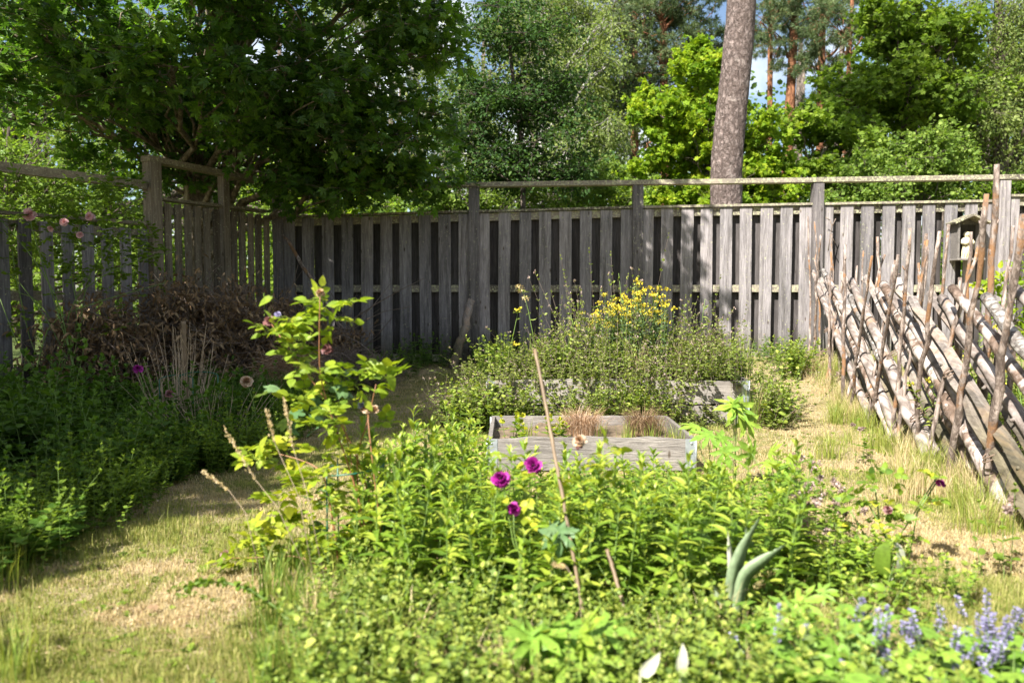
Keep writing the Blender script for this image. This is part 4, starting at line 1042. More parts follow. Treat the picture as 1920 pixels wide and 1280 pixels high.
# lawn ------------------------------------------------------------------
def lawn():
    r = np.random.default_rng(3)
    N = 640000
    y = 1.7 * (10.0 / 1.7) ** (r.random(N) ** 1.15); x = (r.random(N) * 2 - 1) * .72 * y
    ok = (x < 1.62 + .204 * y) & (x > -5.2)
    ok &= ~((x > -.16) & (x < 1.09) & (y > 4.68) & (y < 5.57)) & ~((x > -.22) & (x < 1.88) & (y > 6.33) & (y < 7.22))
    ok &= y < 9.95
    x, y = x[ok], y[ok]
    g = vnoise(x, y, .55, 5) * .6 + vnoise(x, y, .16, 6) * .4
    n = len(x)
    gl = np.where(x < -.3, .41, .35)                      # left lawn greener
    green = (g < gl + .16 * r.random(n) + .18 * smooth(3.2, 2.2, y))
    keep = green | (r.random(n) < .62)
    x, y, g, green = x[keep], y[keep], g[keep], green[keep]; n = len(x)
    b = np.stack([x, y, gz(x, y) - .003], -1)
    cl = vnoise(x, y, .07, 12); h = np.where(green, r.uniform(.007, .022, n) * (.6 + 1.1 * cl) * (1 + .6 * (g < .3)) * (1 + 1.5 * (r.random(n) < .03)), r.uniform(.012, .034, n))
    w = np.where(green, .0022, .0019) * (1 + .14 * y)
    for nm, sel, mt, lab in (('lawn_grass', green, 'lawn', 'short green grass of the worn lawn'), ('dry_grass', ~green, 'drygrass', 'dried out straw coloured grass of the lawn')):
        m = Mesh(); k = int(sel.sum())
        blades(m, b[sel], h[sel], r.uniform(.3, 2.2, k) if nm == 'lawn_grass' else r.uniform(1.6, 3.4, k), r.uniform(0, 2 * PI, k), w[sel], r, np.clip(r.normal(.58 if nm == 'lawn_grass' else .5, .3, k), 0, 1), seg=2)
        tag(m.build(nm, M[mt]), lab, 'grass', kind='stuff')
    # litter: wood chips, crumbs and pale bits
    m = Mesh(); n = 2600
    y = 1.9 * (8.5 / 1.9) ** r.random(n); x = (r.random(n) * 2 - 1) * .68 * y
    ok = (x < 1.5 + .2 * y) & (x > -3); x, y = x[ok], y[ok]; c = vnoise(x, y, .35, 9) > .5; x, y = x[c], y[c]; n = len(x)
    inst(m, SMALLR, np.stack([x, y, gz(x, y) + .006], -1), rdir(r, n, 0, .2), rdir(r, n, 2.5), r.uniform(.004, .013, n), r.random(n))
    for (px, py, q, s) in ((250, 930, 50, .10), (290, 1095, 60, .08), (310, 1160, 130, .09), (225, 1100, 40, .06), (60, 1240, 40, .07), (1700, 1130, 50, .15)):
        c = G(px, py); k = q // 2; p = c + r.normal(0, s, (k, 3)) * np.array((1.2, .8, 0)); p[:, 2] = gz(p[:, 0], p[:, 1]) + .008
        inst(m, SMALLR, p, rdir(r, k, 0, .2), rdir(r, k, 2.5), r.uniform(.004, .012, k), r.uniform(.4, 1, k))
    n = 900; y = 1.9 * (9 / 1.9) ** r.random(n); x = (r.random(n) * 2 - 1) * .66 * y; ok = (x < 1.5 + .2 * y) & (x > -3); x, y = x[ok], y[ok]; n = len(x)
    a_ = np.stack([x, y, gz(x, y) + .008], -1); branches(m, a_, a_ + rdir(r, n, 0, .08) * r.uniform(.02, .08, (n, 1)), .0012, .0008, .004, r, r.random(n))
    tag(m.build('ground_litter', M['wilt']), 'pale chips and crumbs of dead leaf scattered over the lawn', 'litter', kind='stuff')
    m = Mesh(); n = 1500; y = 1.9 * (9 / 1.9) ** r.random(n); x = (r.random(n) * 2 - 1) * .66 * y
    ok = (x < 1.5 + .2 * y) & (x > -3) & (vnoise(x, y, .4, 15) > .5) & ~((x > -.3) & (x < 2) & (y > 4.4) & (y < 7.4)); x, y = x[ok], y[ok]; n = len(x); c = np.stack([x, y, gz(x, y)], -1)
    for k in range(5):
        a = k * 1.26 + r.uniform(0, .6, n); D = np.stack([np.cos(a), np.sin(a), r.uniform(.1, .7, n)], -1)
        inst(m, SMALLR, c, D, np.tile((0, 0, 1.0), (n, 1)) + r.normal(0, .2, (n, 3)), r.uniform(.012, .032, n), r.random(n))
    tag(m.build('lawn_weeds', M['decid']), 'tiny flat rosettes of clover and plantain scattered through the lawn', 'weeds', kind='stuff')
    m = Mesh(); c = G(252, 1150)
    for k in range(5):
        inst(m, OAKISH, [c + np.array((.02 * k - .04, .01 * (k % 2), .012 + .003 * k))], rdir(r, 1, 0, .4), rdir(r, 1, 1), .018, r.random(1))
    tag(m.build('dead_leaf', M['deadleaf']), 'curled reddish brown dead leaf lying on the left lawn', 'leaf')
lawn()

# phlox -----------------------------------------------------------------
def phlox():
    r = np.random.default_rng(8); pr = []
    for k in range(6):
        p = herb(100 + k, 1, .46, .004, LANCE, .062 + .005 * k, 14 + k % 3, .0033, .13, .06, .95, .85, (-.05, 1.0), None, .05, .02, (.42, .27))
        pr.append(p.make('phlox_plant', {'stem': M['green_stem'], 'leaves': M['phlox']}, 'leafy bright green phlox stem in the dense clump in front of the raised bed', 'plant', 'phlox stems in the clump before the raised bed'))
    pts = poisson(PHLOX, 298, r, .054)
    hs = []
    for p in pts:
        if p[0] > -.15: tz = 1.05 - p[1] * .212
        else: tz = 1.05 - p[1] * (.175 - .02 * smooth(3.2, 3.9, p[1]))
        h = min(.47, max(.24, tz)) / .50
        hs.append(h * (r.uniform(.7, 1.08) if r.random() < .88 else r.uniform(1.1, 1.28)))
    scatter(pr, pts, r, (.88, 1.05), 0, hs)
phlox()

# low cover in the foreground -------------------------------------------
def foreground():
    r = np.random.default_rng(9); pr = []
    for k in range(4):
        p = herb(120 + k, 18, .13, .055, SMALLR, .013 + .003 * k, 10, .0015, .45, .05, 1.0, .9, (0, .8), None, .4)
        pr.append(p.make('marjoram_plant', {'stem': M['green_stem'], 'leaves': M['cover']}, 'low small-leaved green herb clump in the foreground below the phlox', 'plant', 'low herb clumps in the foreground'))
    pts = poisson([(-.62, 2.55), (-.5, 1.9), (.3, 1.7), (1.0, 1.75), (.85, 2.2), (.4, 2.40), (-.2, 2.5), (-.5, 2.9)], 110, r, .07)
    scatter(pr, pts, r, (.8, 1.35), 0)
    # grasses and dry stalks in the lower left of the planting
    pr = []
    for k in range(3):
        pr.append(tuft(130 + k, 60, .19, .03, .004, (.3, 1.6), (.55, .3)).make('grass_tuft', {'blades': M['grass']}, 'loose green grass tuft at the edge of the foreground planting', 'grass tuft', 'grass tufts at the foreground edge'))
    pts = poisson([(-.85, 2.7), (-.6, 1.95), (-.3, 1.9), (-.35, 2.5), (-.62, 3.2), (-.95, 3.2)], 30, r, .08)
    scatter(pr, pts, r, (.5, 1.1))
    pr = []
    for k in range(2):
        pr.append(tuft(140 + k, 60, .20, .03, .003, (.2, 1.9), (.5, .3)).make('dry_grass_tuft', {'blades': M['drygrass']}, 'dry straw coloured grass tuft among the foreground plants', 'grass tuft', 'dry grass tufts in the foreground'))
    pts = poisson([(-.7, 2.5), (-.5, 1.95), (1.1, 1.9), (1.2, 2.4), (.7, 2.4), (-.3, 2.35)], 44, r, .06)
    scatter(pr, pts, r, (.5, 1.1))
    # palmate plants, low yellow-green mat at the right
    pr = []
    for k in range(4):
        q = np.random.default_rng(150 + k); P_ = Plant(); n = 15
        a = q.uniform(0, 2 * PI, n); rad = q.uniform(.02, .14, n); z = q.uniform(.05, .14, n) * (1.2 - rad * 3)
        tip = np.stack([np.cos(a) * rad, np.sin(a) * rad, z], -1)
        branches(P_.m('stem'), tip * np.array((.1, .1, 0)), tip, .0018, .0012, .01, q)
        inst(P_.m('leaves'), OAKISH, tip, np.stack([np.cos(a), np.sin(a), -.15 + 0 * a], -1), nrm(np.stack([np.cos(a) * .3, np.sin(a) * .3, 1 + 0 * a], -1) + q.normal(0, .2, (n, 3))), q.uniform(.028, .05, n), q.uniform(.2, 1, n), 0, 1, True)
        pr.append(P_.make('mantle_plant', {'stem': M['green_stem'], 'leaves': M['palm_leaf']}, 'low plant with lobed yellow-green leaves in the blurred lower right foreground', 'plant', 'lobed-leaf plants at the lower right'))
    pts = poisson([(.55, 2.0), (.6, 1.6), (1.5, 1.65), (1.65, 2.1), (1.3, 2.2), (.85, 2.3)], 48, r, .085)
    scatter(pr, pts, r, (.8, 1.3))
    # lavender spikes
    pr = []
    for k in range(4):
        q = np.random.default_rng(160 + k); P_ = Plant(); h = .30
        tip = np.array([[q.normal(0, .03), q.normal(0, .03), h]]); b = np.zeros((1, 3))
        branches(P_.m('stem'), b, tip, .0022, .0014, 0, q)
        n = 46; t = q.uniform(.68, 1.05, n); rr = .013 * (1.1 - (t - .68) * 1.6)
        a = q.uniform(0, 2 * PI, n); pos = tip * t[:, None]; D = np.stack([np.cos(a), np.sin(a), .7 + 0 * a], -1)
        inst(P_.m('flower_spike'), SMALLR, pos + D * rr[:, None] * .3, D, rdir(q, n), .0105, q.random(n))
        n = 14; a = q.uniform(0, 2 * PI, n); t = q.uniform(.1, .6, n)
        inst(P_.m('leaves'), LANCE, tip * t[:, None], np.stack([np.cos(a), np.sin(a), .5 + 0 * a], -1), np.stack([0 * a, 0 * a, 1 + 0 * a], -1), .035, q.random(n), 0, .8)
        pr.append(P_.make('lavender_plant', {'stem': M['green_stem'], 'flower_spike': M['lavender'], 'leaves': M['blue_leaf']}, 'pale violet flower spike in the blurred lower right corner', 'flower', 'violet flower spikes at the lower right'))
    spots = [(1850,1120,2.25),(1862,1160,2.2),(1835,1180,2.15),(1875,1190,2.1),(1890,1180,2.15),(1790,1145,2.25),(1740,1160,2.2),(1705,1165,2.2),(1660,1175,2.15),(1620,1205,2.05),(1670,1215,2.0),(1605,1250,1.95),(1630,1240,1.95),(1700,1225,2.0),(1740,1250,1.95),(1755,1270,1.95),(1790,1215,2.05),(1820,1205,2.05),(1850,1235,2.0),(1870,1265,1.95),(1885,1230,2.0),(1905,1190,2.1),(1915,1240,2.0),(1590,1195,2.1),(1550,1260,1.95),(1830,1150,2.2),(1880,1150,2.2),(1845,1195,2.1),(1560,1215,2.05),(1720,1200,2.1),(1780,1180,2.1),(1650,1262,1.92),(1810,1262,1.95),(1900,1145,2.3),(1865,1205,2.05),(1840,1165,2.1),(1535,1235,2.0)]
    spots = spots + [(a + r.uniform(-22, 22), b2 + r.uniform(-16, 18), c2 + r.uniform(-.05, .05)) for (a, b2, c2) in spots if a > 1640 and r.random() < .5] + [(r.uniform(1380, 1800), r.uniform(1130, 1270), r.uniform(1.95, 2.2)) for _ in range(16)]
    pts = []; hs = []
    for (a, b2, c2) in spots:
        p = P(a, b2, c2); hs.append(max(.25, (p[2]) / .30)); p[2] = 0; pts.append(p)
    scatter(pr, pts, r, (1, 1), 0, hs)
foreground()

# compound rose leaves ---------------------------------------------------
def spray(Lm, Sm, c, r, n, rad, ls, vr, tpl=ROUND, mat=0):
    """n compound leaves (5 leaflets) arching from c"""
    for _ in range(n):
        d = rdir(r, 1, .25, .5)[0]; L = rad * r.uniform(.7, 1.3)
        e = c + d * L - np.array((0, 0, .12 * L)); x = nrm(np.cross(d, (0, 0, 1.0))); up = nrm(np.cross(x, d) + r.normal(0, .3, 3))
        branches(Sm, np.array([c]), np.array([e]), .0011, .0007, .01, r)
        pos = [e, c + (e - c) * .72, c + (e - c) * .72, c + (e - c) * .45, c + (e - c) * .45]
        D = [d, d * .5 + x, d * .5 - x, d * .4 + x, d * .4 - x]
        D = np.array(D) + np.array((0, 0, -.15)) + r.normal(0, .15, (5, 3))
        inst(Lm, tpl, np.array(pos), D, np.tile(up, (5, 1)) + r.normal(0, .2, (5, 3)), ls * np.array((1.15, 1, 1, .8, .8)) * r.uniform(.8, 1.15), np.clip(r.normal(vr, .16, 5), 0, 1), mat, .8, True)
def bloom(m, c, rad, r, n=34, flat=1.0, d=(0, 0, 1.0)):
    """double flower of cupped petals"""
    d = nrm(np.asarray(d, float)); PET = (np.array([(0,0,0),(-.42,.45,.10),(.42,.45,.10),(-.5,.85,.22),(.5,.85,.22),(0,1.02,.12),(0,.5,-.04)]), np.array([(0,6,1),(0,2,6),(1,6,3),(6,2,4),(3,6,5),(6,4,5)]))
    k = np.arange(n); a = k * 2.4 + r.normal(0, .2, n); e = 1.35 - 1.9 * (k / n) ** .8 + r.normal(0, .22, n)
    x = nrm(np.cross(d, (0.3, 1, .2))); y = np.cross(d, x)
    D = (np.cos(a) * np.cos(e))[:, None] * x + (np.sin(a) * np.cos(e))[:, None] * y + np.sin(e)[:, None] * d
    N = d + -(np.cos(a))[:, None] * x * .4 - (np.sin(a))[:, None] * y * .4
    rad = rad * .80
    inst(m, PET, np.tile(np.asarray(c, float), (n, 1)) + D * rad * .12, D, N, rad * (.55 + .5 * (k / n)) * r.uniform(.75, 1.15, n), np.clip(k / n * .6 + r.normal(.2, .25, n), 0, 1), 0, 1, True)

def rose_bush():
    r = np.random.default_rng(17); base = np.array((-.52, 3.05, 0.0))
    root = empty('rose_bush', tuple(base)); tag(root, 'tall thin rose bush with yellow-green leaves, tied inside a green wire hoop', 'rose bush')
    L1, L2, S, C = Mesh(), Mesh(), Mesh(), Mesh()
    main = [[(700,1070),(680,960),(650,860),(600,720),(598,640),(600,556)], [(685,1080),(672,940),(668,850),(690,790),(705,720)], [(690,1075),(700,950),(665,840),(620,760),(545,660),(508,606)],
            [(720,1080),(712,980),(700,880),(690,790),(690,770)], [(640,1090),(622,960),(606,880),(560,860),(500,845)], [(700,1090),(668,930),(655,840),(640,780)], [(660,1090),(560,1040),(480,1045),(424,1046)], [(650,1090),(590,1060),(530,1085),(490,1100)]]
    for q, pts in enumerate(main):
        yy = 3.0 + .06 * (q % 3 - 1); n = 14
        pa = np.array([P(a, b_, yy + (.05 * np.sin(i + q))) for i, (a, b_) in enumerate(pts)])
        if pa[0][2] > .01: pa[0][2] = 0.0
        t = np.linspace(0, 1, n); s = np.linspace(0, 1, len(pa)); p = np.stack([np.interp(t, s, pa[:, i]) for i in range(3)], -1)
        p[1:-1] = (p[:-2] + 2 * p[1:-1] + p[2:]) / 4
        tube(C, p - base, np.linspace(.0042, .0015, n), 6, r.random())
    sp = [(600,575,3),(650,570,2),(575,600,3),(630,600,3),(560,640,2),(500,618,2),(530,625,2),(548,655,3),(545,600,2),(590,650,3),(560,690,3),(600,700,3),(640,690,2),(575,730,3),(620,730,3),(560,745,2),(665,720,2),(730,710,3),(700,690,2),(655,755,2),(620,775,3),(590,800,2),(640,800,2),
          (500,830,3),(478,862,3),(530,850,3),(560,872,3),(515,880,2),(600,850,3),(640,840,3),(690,850,3),(660,870,2),(720,790,1),(590,890,3),(640,900,3),(545,905,2),(620,940,2),(560,930,2),(520,940,3),(540,975,3),(500,990,2),(580,990,2),(560,1010,3),
          (470,1030,3),(445,1052,3),(500,1050,3),(525,1030,3),(540,1060,3),(490,1095,3),(580,1050,3),(620,1040,3),(600,1090,3),(560,1105,3),(650,1080,2),(640,1010,2),(690,960,1),(520,1010,3),(585,1030,2),(470,1000,2),(610,1065,2)]
    for (a, b_, n) in sp:
        c = P(a + r.uniform(-6, 6), b_ + r.uniform(-6, 6), 3.0 + r.normal(0, .07)) - base
        spray(L1, L1, c, r, n + 3, .065, .043, .62 if b_ > 800 else .45)
    for (a, b_, n) in [(590,800,2),(545,790,3),(590,780,2),(520,740,1),(640,1030,2),(600,1000,2),(570,1080,3),(630,990,2),(490,700,1),(650,700,2),(640,740,2),(595,915,2)]:
        c = P(a, b_, 3.1) - base; d = rdir(r, n, 0, .4)
        inst(L2, OAKISH, c + r.normal(0, .03, (n, 3)), d, rdir(r, n, 1.2) + np.array((0, -.5, 0)), r.uniform(.05, .07, n), r.random(n), 0, 1, True)
    for (a, b_, s, n) in ((512, 560, .07, 1), (728, 700, .075, 4), (760, 1000, .05, 0)):
        for k in range(n):
            inst(L1, LEAF, [P(a, b_, 3.0) - base + r.normal(0, .01, 3)], rdir(r, 1, .6, .6), rdir(r, 1, 1) + np.array((0, -.6, 0)), s, [.3 + .3 * r.random()], 0, .9, True)
    C.build('cane', M['red_stem'], root); L1.build('leaves', M['rose_leaf'], root); L2.build('blue_green_leaves', M['blue_leaf'], root)
    for (a, b_, rd, mt, dz) in ((600,549,.022,'wilt',0),(506,602,.028,'faded',0),(521,590,.016,'lavender',0),(612,655,.026,'faded',0),(690,765,.03,'wilt',0),(677,759,.018,'lavender',0),(703,768,.022,'wilt',0),(422,1040,.022,'faded',0)):
        m = Mesh(); bloom(m, P(a, b_, 2.97) - base, rd, r, 30, d=(0, -.6, .8)); m.build('bloom', M[mt], root)
    # wire hoop on legs
    hp = empty('plant_support', tuple(base + np.array((.02, .0, 0)))); tag(hp, 'thin green wire hoop support around the rose canes', 'plant support')
    c = P(655, 878, 3.05) - base - np.array((.02, 0, 0)); t = np.linspace(0, 2 * PI, 40)
    m = Mesh(); tube(m, np.stack([c[0] + .13 * np.cos(t), .11 * np.sin(t), c[2] + .012 * np.cos(t)], -1), .003, 6, cap=False); m.build('hoop', M['wire'], hp)
    for k in (0, 13, 26):
        a = t[k]; m = Mesh(); x, y = c[0] + .13 * math.cos(a), .11 * math.sin(a)
        tube(m, [(x, y, c[2] + .02), (x, y, 0.0)], .003, 6); m.build('leg', M['wire'], hp)
rose_bush()

def small_roses():
    r = np.random.default_rng(18)
    # purple roses among the phlox
    root = empty('rose_bush', (.0, 2.62, 0)); base = np.array((.0, 2.62, 0)); tag(root, 'small rose shoots with three vivid purple blooms in front of the phlox', 'rose bush')
    C, L, S = Mesh(), Mesh(), Mesh()
    for (a, b_, y) in ((945, 915, 2.6), (1000, 885, 2.68), (963, 965, 2.55), (1130, 840, 2.8), (1090, 850, 2.8), (985, 850, 2.7), (950, 870, 2.7), (1150, 870, 2.85)):
        e = P(a, b_, y); tube(C, curve((e[0] + .06, y, 0), e, .0, 8, r, .006, side=(1, 0, 0)) - base, np.linspace(.003, .0016, 8), 6)
    for (a, b_, n) in ((985,960,3),(1000,925,3),(975,900,2),(1040,950,3),(960,1000,2),(1020,985,3),(1080,985,3),(1130,845,2),(1150,870,2),(1100,870,2),(955,860,2),(1060,920,2),(1000,1010,2),(940,930,1),(1110,930,2),(1140,835,2),(1090,900,2)):
        spray(L, L, P(a, b_, 2.65 + r.normal(0, .05)) - base, r, n, .05, .036, .65)
    C.build('cane', M['green_stem'], root); L.build('leaves', M['rose_leaf'], root);
    for (a, b_, rd, mt) in ((938,896,.035,'purple'),(999,871,.033,'purple'),(963,953,.026,'purple'),(1087,826,.026,'wilt'),(1085,835,.016,'faded')):
        m = Mesh(); bloom(m, P(a, b_, 2.6) - base, rd, r, 40, d=(-.2, -.8, .6)); m.build('bloom', M[mt], root)
    # loose rose shoots on the right lawn
    root = empty('rose_bush', (1.35, 3.0, 0)); base = np.array((1.35, 3.0, 0)); tag(root, 'straggly low rose with dark and yellow-green leaves on the dry lawn at right', 'rose bush')
    C, L, S = Mesh(), Mesh(), Mesh()
    for (pts) in ([(1700,1100),(1690,1000),(1740,920),(1760,890)],[(1680,1100),(1650,980),(1640,910)],[(1700,1100),(1620,1000),(1590,950)],[(1700,1090),(1720,960),(1755,905)],[(1690,1090),(1660,1000),(1620,930)]):
        pa = np.array([P(a, b_, 3.05) for a, b_ in pts]); pa[0][2] = 0; tube(C, pa - base, .0028, 6)
    for (a, b_, n) in ((1635,905,3),(1655,940,3),(1625,935,3),(1690,900,2),(1660,890,2),(1575,945,3),(1600,930,2),(1700,960,3),(1720,930,2),(1740,950,2),(1670,970,3),(1650,1000,2),(1665,1020,3),(1690,1010,2),(1680,980,3),(1730,880,2),(1765,890,2),(1745,930,2),(1715,1000,2),(1600,985,2),(1640,965,2)):
        spray(L, L, P(a, b_, 3.05 + r.normal(0, .06)) - base, r, n, .045, .034, .28 if r.random() < .6 else .7)
    C.build('cane', M['green_stem'], root); L.build('leaves', M['rose_leaf'], root);
    for (a, b_, rd, mt) in ((1665,956,.022,'faded'),(1763,905,.022,'purple')):
        m = Mesh(); bloom(m, P(a, b_, 3.0) - base, rd, r, 26, d=(0, -.7, .6)); m.build('bloom', M[mt], root)
small_roses()

# palmate plants one by one, iris, canes ---------------------------------
def palm_plant(spec, label, mt, seed):
    r = np.random.default_rng(seed); c0 = P(*spec[0][:3]); base = np.array((c0[0], c0[1], float(gz(c0[0], c0[1]))))
    root = empty('palmate_plant', tuple(base)); tag(root, label, 'plant'); S = Mesh(); L = Mesh()
    for (a, b_, y, s, ang) in spec:
        e = P(a, b_, y); tube(S, curve(base, e, .04, 6, r, .004) - base, .0022, 5)
        d = np.array((math.sin(R(ang)), -.25, math.cos(R(ang)) * .6 - .2)); n = np.array((-.15, -.45, .9)) + r.normal(0, .15, 3)
        inst(L, PALM, [e - base], [d], [n], s, [r.uniform(.3, .8)], 0, 1, True)
    S.build('stem', M['green_stem'], root); L.build('leaves', M[mt], root)
palm_plant([(1045,995,2.45,.085,180),(1035,990,2.45,.06,120),(1060,992,2.46,.06,-140)], 'pale blue-green palmate leaf drooping over the phlox', 'blue_leaf', 1)
palm_plant([(1000,1200,2.0,.10,-30),(1010,1190,2.0,.11,40),(1020,1195,2.0,.11,150),(985,1195,2.0,.09,200),(1060,1180,2.05,.10,60)], 'large light green palmate leaves at the bottom centre', 'palm_leaf', 2)
palm_plant([(1090,1190,2.0,.10,10),(1130,1180,2.05,.10,60),(1120,1230,1.95,.10,190),(1075,1240,1.95,.09,-60)], 'yellow-green palmate leaves at the bottom, right of the broad light ones', 'palm_leaf', 3)
palm_plant([(1380,760,4.3,.13,-70),(1375,765,4.3,.13,80),(1385,762,4.3,.14,170),(1372,762,4.3,.10,10),(1400,790,4.3,.10,160)], 'tall palmate leaf plant standing right of the near raised bed', 'palm_leaf', 4)
palm_plant([(1330,815,4.1,.11,-80),(1350,820,4.1,.11,120),(1305,800,4.2,.10,-60),(1360,845,4.0,.10,170)], 'palmate leaf plant against the right corner of the near raised bed', 'palm_leaf', 5)
palm_plant([(1462,875,3.5,.09,100),(1440,870,3.5,.10,60),(1470,890,3.5,.09,170),(1445,850,3.6,.08,10),(1410,850,3.6,.10,-20),(1480,860,3.5,.07,120)], 'palmate leaves at the right end of the phlox clump', 'palm_leaf', 6)
palm_plant([(1480,1140,2.25,.07,-60),(1500,1130,2.25,.08,30),(1500,1160,2.2,.075,170),(1540,1110,2.35,.05,40),(1450,1150,2.2,.07,200)], 'light green lobed leaves right of the sword leaves', 'palm_leaf', 7)
palm_plant([(1560,1210,2.0,.09,-40),(1590,1200,2.0,.10,50),(1600,1240,1.95,.09,180),(1530,1230,1.95,.09,230),(1640,1170,2.1,.08,20),(1700,1250,1.9,.1,70),(1510,1260,1.9,.1,-30)], 'yellow-green palmate leaves in the blurred lower right', 'palm_leaf', 8)

def sword(mm, pts, w, var=.5, dark=0):
    p = np.array(pts, float); n = 14; t = np.linspace(0, 1, n); s = np.linspace(0, 1, len(p)); q = np.stack([np.interp(t, s, p[:, i]) for i in range(3)], -1)
    for _ in range(2): q[1:-1] = (q[:-2] + 2 * q[1:-1] + q[2:]) / 4
    d = nrm(np.gradient(q, axis=0)); X = nrm(np.cross(d, (0.25, -1.0, .1))); N = np.cross(X, d); ww = w * np.minimum(1, 3 * (1 - t)) ** .7 * (.55 + .45 * np.sin(PI * np.minimum(t * 1.2, 1)))
    V = np.stack([q - X * ww[:, None], q - N * (w * .16), q + X * ww[:, None], q - N * (w * .24)], 1).reshape(-1, 3)
    Q = []
    for i in range(n - 1):
        for e in range(4): Q.append((i*4+e, i*4+(e+1)%4, i*4+4+(e+1)%4, i*4+4+e))
    mm.add(V, Q=Q, var=var, smooth=True)
def iris():
    base = np.array((P(1375, 1120, 2.45)[0], 2.45, 0)); root = empty('iris_plant', tuple(base)); tag(root, 'fan of broad grey-green iris leaves at the right front of the phlox', 'plant')
    y = 2.42
    fans = [([(1378,1170),(1390,1080),(1430,1050),(1476,1018)], .024), ([(1370,1170),(1370,1080),(1395,1020),(1428,964)], .022), ([(1375,1160),(1385,1070),(1400,1010),(1398,985)], .012), ([(1372,1160),(1372,1090),(1368,1030),(1364,990)], .011), ([(1372,1160),(1350,1120),(1335,1100),(1322,1098)], .013), ([(1378,1165),(1392,1110),(1402,1070),(1415,1045)], .012)]
    for i, (f, w) in enumerate(fans):
        m = Mesh(); p = [P(a, b_, y + .01 * i) - base for a, b_ in f]; p[0][2] = 0; sword(m, p, w, .3 + .15 * i); m.build('leaf', M['iris'] if i != 3 else M['papery'], root)
    for k, (f, w) in enumerate([([(1275,1260),(1285,1235),(1283,1208)], .013), ([(1200,1268),(1220,1245),(1240,1225)], .011)]):
        m = Mesh(); o = P(f[0][0], f[0][1], 1.80); e = P(f[2][0], f[2][1], 1.80); inst(m, LEAF, [(0, 0, 0)], [e - o], [(0.2, -1, .3)], float(np.linalg.norm(e - o)) * 1.0, [.5], 0, .8, True); tube(m, [(0, 0, -o[2]), (0, 0, -o[2] * .4), (0, 0, 0.01)], .0015, 5); ob = m.build('papery_leaf', M['papery'], None, tuple(o))
        tag(ob, ['upright white papery dry leaf at the bottom centre', 'slanting white papery dry leaf left of the upright one'][k], 'leaf')
    # half withered broad leaf on the right lawn
    c = P(1668, 1045, 2.75); o = np.array((c[0], c[1], 0)); root = empty('broadleaf_plant', tuple(o)); tag(root, 'single rounded green and white hooded leaf on a thin stem above the right lawn', 'plant')
    m = Mesh(); tube(m, np.array([(0, 0, 0), (.01, 0, c[2] * .6), (.0, 0, c[2] - .02)]), .003, 6); m.build('stem', M['green_stem'], root)
    for s, mt in ((-1, 'decid'), (1, 'papery')):
        m = Mesh(); V = []
        for i in range(9):
            for j in range(7):
                u = i / 8; v = j / 6; a = PI * u
                V.append((s * .055 * math.sin(a) * (.2 + .8 * v), -.03 * math.sin(a) * (1 - v), .065 * math.cos(a) * (1 if a < PI / 2 else 1.25) * (1 - .1 * v)))
        Q = [(i*7+j, i*7+j+1, i*7+8+j, i*7+7+j) for i in range(8) for j in range(6)]
        m.add(np.array(V) + np.array((0, 0, c[2])), Q=Q, smooth=True); m.build('leaf', M[mt], root)
iris()

def canes():
    r = np.random.default_rng(19)
    for (a, ya, b_, yb, rad, lab) in (((1003, 655), 2.75, (1108, 1090), 2.3, .0055, 'tall brown bamboo cane leaning in front of the raised bed'), ((1138, 1030), 2.5, (1192, 1180), 2.3, .006, 'short dark cane leaning in the foreground phlox'), ((344, 602), 6.0, (350, 770), 6.0, .016, 'upright pale bamboo cane among the dry stems in the shaded bed')):
        A = P(*a, ya); B = P(*b_, yb); B[2] = min(B[2], .0); n = 30
        p = curve(A, B, .015, n, r, .0008); rr = np.full(n, rad); rr[::5] *= 1.18
        m = Mesh(); tube(m, p - B, rr, 10, .5); tag(m.build('bamboo_cane', M['cane'], None, tuple(B)), lab, 'cane')
    # leaning pole at the back corner, leaning log at the back fence
    A = P(530, 440, 9.7); B = P(690, 690, 9.0); B[2] = gz(B[0], B[1]); m = Mesh(); tube(m, curve(A, B, .05, 16, r, .008) - B, np.linspace(.018, .026, 16), 8, .4); tag(m.build('leaning_pole', M['stake'], None, tuple(B)), 'long thin pole leaning in the dark back left corner of the fence', 'pole')
    A = P(884, 562, 9.75); B = P(848, 690, 9.35); B[2] = gz(B[0], B[1]) - .02; m = Mesh(); tube(m, curve(A, B, .0, 14, r, .01) - B, np.linspace(.045, .055, 14), 12, .4, 0, True, True, .06, r); tag(m.build('leaning_log', M['split'], None, tuple(B)), 'short weathered log leaning against the post of the back fence', 'log')
    # forked twig hanging on a board at the right
    o = P(1558, 440, 9.72); m = Mesh()
    for pts in ([(1556,412),(1560,424),(1557,440),(1553,470)], [(1548,408),(1556,413)], [(1567,410),(1560,424)], [(1557,440),(1566,456)]):
        tube(m, np.array([P(a, b_, 9.72) for a, b_ in pts]) - o, .006, 5)
    tag(m.build('twig', M['deadtwig'], None, tuple(o)), 'forked grey twig hung on a fence board left of the niche', 'twig')
canes()

